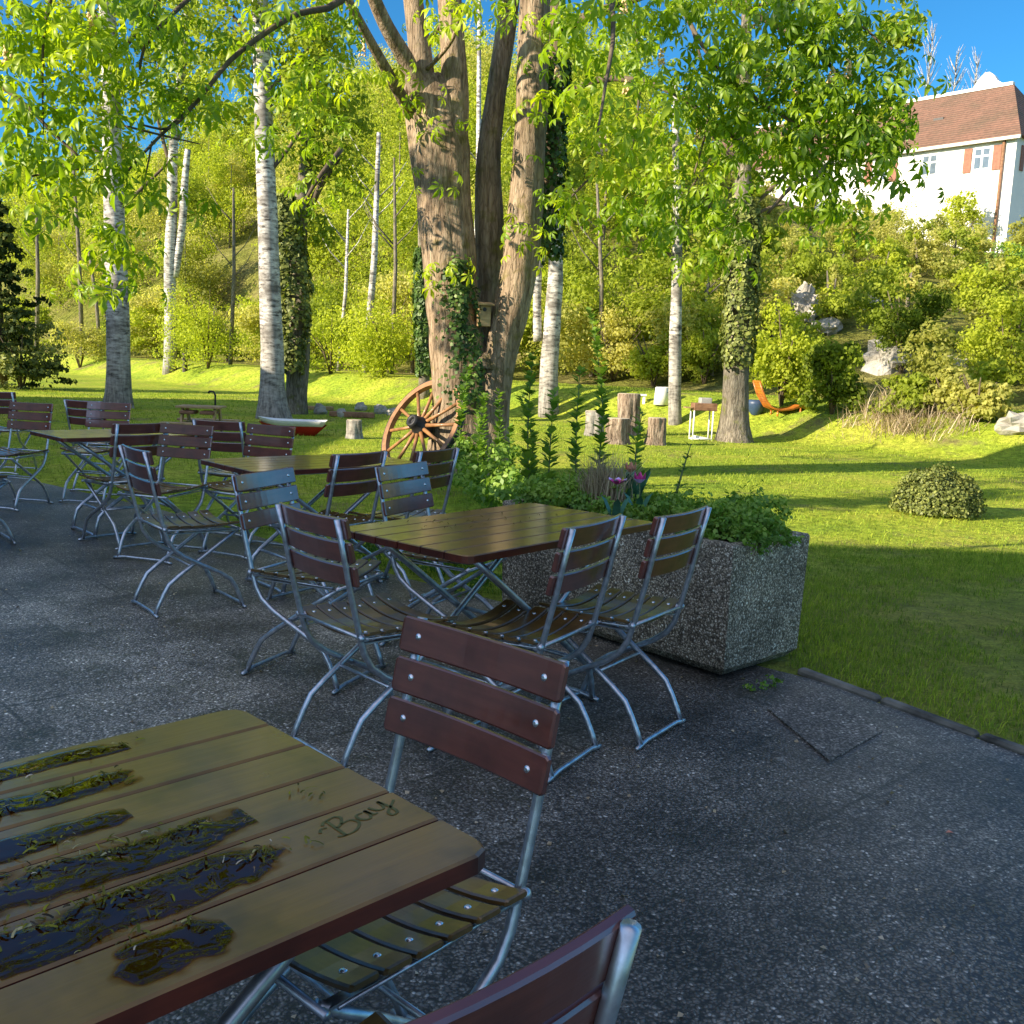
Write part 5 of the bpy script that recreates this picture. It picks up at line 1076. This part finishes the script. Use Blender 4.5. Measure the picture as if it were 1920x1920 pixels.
# curved white gable rising behind the ridge
m = MB(); ol = [(x * .66, z * .78) for x, z in [(-2.1, 0), (-1.6, .45), (-1.25, 1.0), (-.8, 1.55), (-.25, 1.95), (.25, 1.95), (.75, 1.6), (1.15, 1.1), (1.7, .8), (2.4, .5), (2.6, 0)]]
g0 = cw(5.0, CWd / 2 + .4, ZR - .3)
fr_ = [g0 - cd * x + Vector((0, 0, z)) for x, z in ol]; bk = [p + ce_ * .5 for p in fr_]; k = len(ol)
m.add(fr_ + bk, [tuple(range(k)), tuple(range(2 * k - 1, k - 1, -1))] + [(i, k + i, k + (i + 1) % k, (i + 1) % k) for i in range(k)]); m.build('gable', MAT['plaster'], cst)
bush(1812, 440, 95, 115, 'yellow-green climber bush against the white castle wall', 'wood_leaf', .85, 2600, .2, Y=66.3)
tt = children(cst)
# bare pale trees behind the castle roof
for px, py, Y, hpx, lb in ((1735, 200, 88, 130, 'bare pale treetop left behind the castle roof'), (1785, 190, 90, 85, 'bare pale treetop in the middle behind the castle roof'), (1825, 185, 92, 75, 'bare pale treetop next to the white gable')):
    q = at(px, py, Y); zb = float(tz(q.x, q.y)); t = empty('bare_tree', (q.x, q.y, zb), 0, lb, 'tree', 'bare trees behind the castle'); H = q.z - zb + hpx * Y / CF; m = MB()
    m.tube([(0, 0, 0), (0, 0, H * .6), (.1, 0, H)], [.16, .1, .02], 6)
    for j in range(46):
        f = random.uniform(.55, .98); a = random.uniform(0, 6.28); L = (1.15 - f) * 4.0 + .5; s0 = Vector((0, 0, H * f)); e = s0 + Vector((math.cos(a) * L * .5, math.sin(a) * L * .5, L * .9))
        m.tube([s0, (s0 + e) / 2 + Vector((0, 0, -.1)), e], [.035, .025, .012], 4)
    m.build('trunk', MAT['birch_bark'], t)

# ------------------------------------------------------------------ things on the lawn
# toy boat
p = hit(548, 815); t = empty('boat', p, R(6), 'small red boat with white gunwale lying on the shaded lawn', 'boat')
def hull(z0, z1, s0, s1, mat, name, mi=0):
    m = MB(); n = 14; secs = []
    for i in range(n + 1):
        f = i / n; x = -.58 + 1.16 * f; w_ = .25 * (1 - (max(0, .42 - f) / .42) ** 2.2) + .002
        ring_ = []
        for (s_, z) in ((s0, z0), (s1, z1)):
            ring_.append((x * (1 if s_ == s1 else s_ / s1), w_ * s_, z + .05 * (max(0, .4 - f) / .4) ** 2))
        secs.append(ring_)
    vs = [(x, y, z) for r_ in secs for x, y, z in r_] + [(x, -y, z) for r_ in secs for x, y, z in r_]; k = 2 * (n + 1); fs = []
    for i in range(n): fs += [(2 * i, 2 * i + 1, 2 * i + 3, 2 * i + 2), (k + 2 * i, k + 2 * i + 2, k + 2 * i + 3, k + 2 * i + 1), (2 * i, 2 * i + 2, k + 2 * i + 2, k + 2 * i)]
    fs += [(2 * n, 2 * n + 1, k + 2 * n + 1, k + 2 * n)]; m.add(vs, fs, 0, True); return m.build(name, mat, t)
hull(.0, .17, .62, .9, MAT['red_paint'], 'hull'); hull(.165, .255, .98, 1.06, MAT['white_paint'], 'gunwale')
m = MB(); m.box((.1, 0, .20), (.12, .40, .02)); m.build('seat', MAT['white_paint'], t)
# children's picnic bench
p = at(378, 830, 15.0); p.z = 0; t = empty('picnic_bench', p, R(4), 'small pale wooden picnic bench behind the chairs on the left lawn', 'picnic table')
m = MB()
for k in range(4): m.box((0, -.18 + k * .12, .53), (.66, .105, .03), None, 0, .004)
m.build('tabletop', MAT['pine_wood'], t)
for sy in (-1, 1):
    m = MB(); m.box((0, sy * .48, .30), (.95, .17, .03), None, 0, .004); m.build('bench', MAT['pine_wood'], t)
for sx in (-.24, .24):
    m = MB(); m.bar((sx, -.36, 0), (sx, -.12, .52), .09, .03, (1, 0, 0)); m.bar((sx, .36, 0), (sx, .12, .52), .09, .03, (1, 0, 0)); m.bar((sx + .031, -.54, .27), (sx + .031, .54, .27), .03, .08); m.build('leg', MAT['pine_wood'], t)
for sx in (-.16, .14):
    m = MB(); m.box((sx, -.1, .45), (.22, .3, .05), None, 0, .01); m.build('red_panel', MAT['old_wood'], t)
p = at(404, 800, 17.5); p.z = 0; m = MB(); m.tube([(0, 0, 0), (0, 0, .60), (-.03, 0, .66), (-.10, 0, .665), (-.12, 0, .63)], .018, 8); o = m.build('water_tap', MAT['iron']); o.location = p; tag(o, 'thin black hooked tap post behind the picnic bench', 'tap')
def log(px, py, wd, h, label, mat=None, top='cut_wood', name='tree_stump', group=None, wob=.12, Y=None, lift=0):
    p = hit(px, py) if Y is None else at(px, py, Y)
    k = p.y / CF; r, H = wd / 2 * k, h * k; p.z = float(tz(p.x, p.y)) + lift
    t = empty(name, p, random.uniform(0, 6), label, 'stump' if 'stump' in name else 'log', group); m = MB()
    m.lathe([(r * 1.2, -.05), (r * 1.08, H * .12), (r * .98, H * .3), (r * 1.0, H * .5), (r * .95, H * .75), (r * .98, H * .95), (r * .95, H)], 36, None, 0, (0, 0, 0), wob * 2.2, px * .1); m.build('bark', mat or MAT['stump_bark'], t)
    m = MB(); m.lathe([(r * .88, H), (r * .88, H + .006)], 36, None, 0, (0, 0, 0), wob * 2, px * .1); m.build('cut_face', MAT[top], t); return t
log(664, 822, 30, 34, 'whitish birch log standing on end near the wagon wheel', MAT['birch_bark'], name='standing_log')
log(1176, 815, 42, 76, 'tallest tree stump, standing upright in the middle of the group', group='stump seats round the tall stump')
log(1157, 832, 44, 47, 'low rough stump in front of the tall stump, left', group='stump seats round the tall stump')
log(1229, 834, 36, 50, 'low pale-topped stump right of the tall stump', group='stump seats round the tall stump')
log(1113, 817, 34, 46, 'low whitish stump left of the others, half hidden by shoots', MAT['birch_bark'], group='stump seats round the tall stump')
# bucket
p = hit(1240, 759); k = p.y / CF; t = empty('bucket', p, 0, 'white tapered bucket beside the slim white birch', 'bucket'); m = MB()
m.lathe([(.017 * 1, 0), (15 * k, 0), (12.5 * k, 32 * k), (11 * k, 33 * k), (10.5 * k, 30 * k)], 20); m.build('body', MAT['white_paint'], t)
m = MB(); m.tube([(math.cos(a) * 13 * k, math.sin(a) * 2 * k - 12 * k, 28 * k - abs(math.sin(a)) * 6 * k) for a in [i * math.pi / 8 for i in range(9)]], .006, 5); m.build('handle', MAT['iron'], t)
p = hit(1203, 758); m = MB(); m.box((0, 0, .22), (.22, .14, .05), None, 0, .01); m.box((.05, 0, .1), (.06, .08, .20), None, 0, .006); o = m.build('garden_stool', MAT['white_paint']); o.location = p; tag(o, 'small white seat behind the tallest stump', 'seat')
# grill
p = hit(1313, 825); k = p.y / CF; t = empty('grill', p, R(5), 'charcoal grill on white tube legs left of the ivy tree', 'grill')
m = MB()
for sx in (-18, 18):
    for sy in (-12, 12): m.tube([(sx * k, sy * k, 0), (sx * k, sy * k, 55 * k)], .016, 8)
    m.tube([(sx * k, -12 * k, .02), (sx * k, 12 * k, .02)], .014, 8)
for sy in (-12, 12): m.tube([(-18 * k, sy * k, .03), (18 * k, sy * k, .03)], .014, 8)
m.build('leg_frame', MAT['white_paint'], t)
m = MB(); m.box((3 * k, 0, 62 * k), (44 * k, 26 * k, 14 * k), None, 0, .01); m.build('fire_box', MAT['old_wood'], t)
m = MB(); m.box((4 * k, -2 * k, 71 * k), (22 * k, 18 * k, 16 * k), None, 0, .015); m.build('lid', simple('grey_enamel', (.30, .28, .27), .5), t)
m = MB(); m.box((-27 * k, 0, 60 * k), (14 * k, 20 * k, 2 * k)); m.build('side_shelf', MAT['pine_wood'], t)
m = MB(); m.box((0, 0, 4 * k), (26 * k, 16 * k, 5 * k), Matrix.Rotation(.15, 3, 'Y'), 0, .01); m.build('tray', MAT['white_paint'], t)
# orange lounger and blue tub
p = hit(1468, 776); k = p.y / CF * 1.22; t = empty('sun_lounger', p, R(8), 'orange slatted wooden lounger on the bank, right', 'sun lounger'); m = MB()
sidep = [(-46, 46), (-38, 26), (-26, 9), (-12, 4), (8, 6), (22, 11), (34, 7)]
for sy in (-13, 13): m.tube([(x * k, sy * k, z * k + .02) for x, z in sidep], .02, 6)
m.build('rail', MAT['orange_wood'], t); m = MB(); P = smooth_path([Vector((x * k, 0, z * k + .045)) for x, z in sidep], [1] * 7, 5)[0]
for a_, b_ in zip(P[:-1], P[1:]): m.bar(a_ + (b_ - a_) * .08, b_ - (b_ - a_) * .08, 30 * k, .02)
m.build('slats', MAT['orange_wood'], t); m = MB()
for x, z in ((-14, 4), (22, 10)):
    for sy in (-13, 13): m.tube([(x * k, sy * k, -.05), (x * k, sy * k, z * k)], .02, 6)
m.build('leg', MAT['orange_wood'], t)
p = hit(1416, 778); k = p.y / CF; m = MB(); m.lathe([(7 * k, 0), (14 * k, 8 * k), (18 * k, 20 * k), (17.5 * k, 27 * k), (12 * k, 28 * k), (2 * k, 24 * k)], 20); o = m.build('tub', MAT['blue_paint']); o.location = p; tag(o, 'dark blue round tub between the ivy tree and orange lounger', 'tub')
# fire pit
G3 = 'pale stones round the fire place'
for px, py, w_, lb in ((600, 776, 26, 'leftmost pale stone of the fire place'), (640, 782, 22, 'grey stone in the middle of the fire place'), (676, 770, 22, 'pale stone behind the red beam of the fire place'), (712, 776, 26, 'square white stone right of the red beam'), (735, 780, 22, 'rightmost white stone by the wheel rim')):
    p = hit(px, py); k = p.y / CF; m = MB(); m.blob((0, 0, 0), (w_ / 2 * k, w_ / 2 * k, w_ * .45 * k), px, .35, 7, smooth=False); o = m.build('stone', MAT['pale_rock']); o.location = p + Vector((0, 0, w_ * .25 * k)); tag(o, lb, 'stone', G3)
p = hit(660, 783); k = p.y / CF; m = MB(); m.box((0, 0, .07), (84 * k, .16, .12), None, 0, .012); o = m.build('timber_beam', MAT['old_wood']); o.location = p; o.rotation_euler = (0, 0, -.06); tag(o, 'reddish timber beam lying at the fire place', 'beam')
p = hit(600, 770); k = p.y / CF; m = MB(); m.box((0, 0, .06), (50 * k, .15, .10), None, 0, .012); o = m.build('timber_beam', MAT['pine_wood']); o.location = p; o.rotation_euler = (0, 0, .1); tag(o, 'pale short beam left at the fire place, by the tree foot', 'beam')
p = hit(347, 696); k = p.y / CF; m = MB(); m.lathe([(5 * k, -.05), (5 * k, 32 * k), (4 * k, 34 * k)], 10); o = m.build('wooden_post', MAT['dark_wood']); o.location = p; tag(o, 'dark short post right of the slim birch', 'post')
# fallen leaf on paving
m = MB(); m.add([(-.012, 0, .003), (0, .009, .008), (.014, 0, .004), (0, -.009, .009)], [(0, 3, 2, 1)]); o = m.build('fallen_leaf', MAT['salmon']); 
d = FW + (1780 - 960) / CF * RT - (1563 - 960) / CF * UP; P = EYE + d * (-CH / d[2]); o.location = P; tag(o, 'tan dry leaf lying on the bare paving at right', 'leaf')

# ------------------------------------------------------------------ grass
def grass_zone(n, ylo, yhi, h, wd, seed, off=0.0, az0=-.56, az1=.58):
    rng = np.random.default_rng(seed); az = rng.uniform(az0, az1, n * 3); y = np.sqrt(rng.uniform(ylo ** 2, yhi ** 2, n * 3)); x = y * np.tan(az)
    ok = ~in_poly(x, y, [(px_ + .10, py_ + .07) for px_, py_ in EDGE] + [(-13, -9), (7, -9)])
    s_ = (y - foot(x)) * .7; ok &= s_ < 4.6
    lx = (x - PC.x) * pe.x + (y - PC.y) * pe.y; ly = (x - PC.x) * pd_.x + (y - PC.y) * pd_.y; ok &= ~((lx > .0) & (lx < PW) & (ly > .0) & (ly < PL))
    x, y = x[ok][:n], y[ok][:n]; n = len(x); cl_ = np.array([mnoise.noise(Vector((a * .9, b * .9, seed))) + .6 * mnoise.noise(Vector((a * 4, b * 4, seed))) for a, b in zip(x, y)])
    ok = rng.random(n) < np.clip(.66 + cl_ * 1.3, .05, 1); x, y, cl_ = x[ok], y[ok], cl_[ok]; n = len(x)
    b = np.stack([x, y, tz(x, y)], 1); a = rng.uniform(0, 6.28, n); d = np.stack([np.cos(a), np.sin(a), np.zeros(n)], 1); sd = np.stack([-np.sin(a + .8), np.cos(a + .8), np.zeros(n)], 1)
    hh = (h * rng.uniform(.4, 1.2, n) * (1 + .5 * np.clip(cl_, -.6, 1)))[:, None]; le = rng.uniform(.2, 1.1, n)[:, None]; w_ = (wd * rng.uniform(.6, 1.3, n))[:, None]; z = np.array([0, 0, 1.0])
    p1 = b + z * hh * .6 + d * hh * le * .3; p2 = b + z * hh * (1 - .25 * le) + d * hh * le
    V = np.stack([b - sd * w_ / 2, b + sd * w_ / 2, p1 + sd * w_ * .4, p1 - sd * w_ * .4, p2], 1).reshape(-1, 3); i0 = (np.arange(n) * 5)[:, None]
    F = np.concatenate([i0 + np.array([0, 1, 2]), i0 + np.array([0, 2, 3]), i0 + np.array([3, 2, 4])], 1).reshape(-1, 3)
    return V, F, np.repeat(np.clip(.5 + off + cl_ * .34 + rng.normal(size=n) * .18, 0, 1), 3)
V, F, s = merge([grass_zone(75000, 2.5, 8.0, .038, .0038, 1, off=-.04), grass_zone(26000, 2.2, 8.0, .038, .0042, 4, off=-.04, az0=.56, az1=1.0), grass_zone(60000, 8.0, 16, .042, .006, 2, off=.08), grass_zone(55000, 16, 32, .05, .012, 3, off=.10)])  # shade painted into the near blades, sunlight into the farther ones
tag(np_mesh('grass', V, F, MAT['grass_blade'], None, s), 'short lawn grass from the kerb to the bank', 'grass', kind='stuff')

# ------------------------------------------------------------------ unseen inn and annex left of the view, shaped so their shadow covers the terrace
inn = empty('inn_building', (-14, -9, 0), 0, 'pale two-storey inn left of the terrace, shading it', 'building')
m = MB(); m.box((-6, -3.0, 4.3), (12, 19.2, 8.6)); m.build('wall', MAT['grey_plaster'], inn)
m = MB(); e = 8.6; m.add([(.3, -12.9, e), (.3, 6.8, e), (-12.3, 6.8, e), (-12.3, -12.9, e), (-6, -9, 10.9), (-6, 3.0, 10.9)], [(0, 1, 5, 4), (2, 3, 4, 5), (1, 2, 5), (3, 0, 4), (3, 2, 1, 0)]); m.build('roof', MAT['tiles'], inn)
m = MB(); m.box((-3, 10.1, 3.05), (6, 7.0, 6.1)); m.build('side_wing', MAT['grey_plaster'], inn)  # unseen wing added to keep the sun off the left tables
m = MB(); m.box((-3, 10.1, 6.16), (6.3, 6.98, .12)); m.build('flat_roof', MAT['dark_wood'], inn)
for y in (-9, -5.5, -2, 1.5, 4.6, 9.3):
    for z in (1.6, 4.6):
        m = MB(); m.box((.02, y, z), (.1, 1.0, 1.4)); wn = m.build('window', MAT['white_paint'], inn); m = MB(); m.box((.075, y, z), (.02, .84, 1.24)); m.build('pane', MAT['glass'], wn)
ann = empty('shade_annex', (-14, 13.2, 0), 0, 'unseen low timber annex beside the inn, added to shade the left lawn', 'building')
m = MB(); m.box((-2.5, 0, 2.25), (5, 19.0, 4.5)); m.build('wall', MAT['old_wood'], ann)  # unseen block added to cast shade over the left lawn
m = MB(); m.box((-2.5, 0, 4.60), (5.4, 19.2, .2)); m.build('roof', MAT['dark_wood'], ann)
for y in (-5, 0, 5):
    m = MB(); m.box((.02, y, 1.1), (.08, 1.1, 2.1)); m.build('door', MAT['dark_wood'], ann)
print('built', cnt, 'hill trees;', len(bpy.data.objects), 'objects;', sum(len(o.data.polygons) for o in bpy.data.objects if o.type == 'MESH'), 'faces')
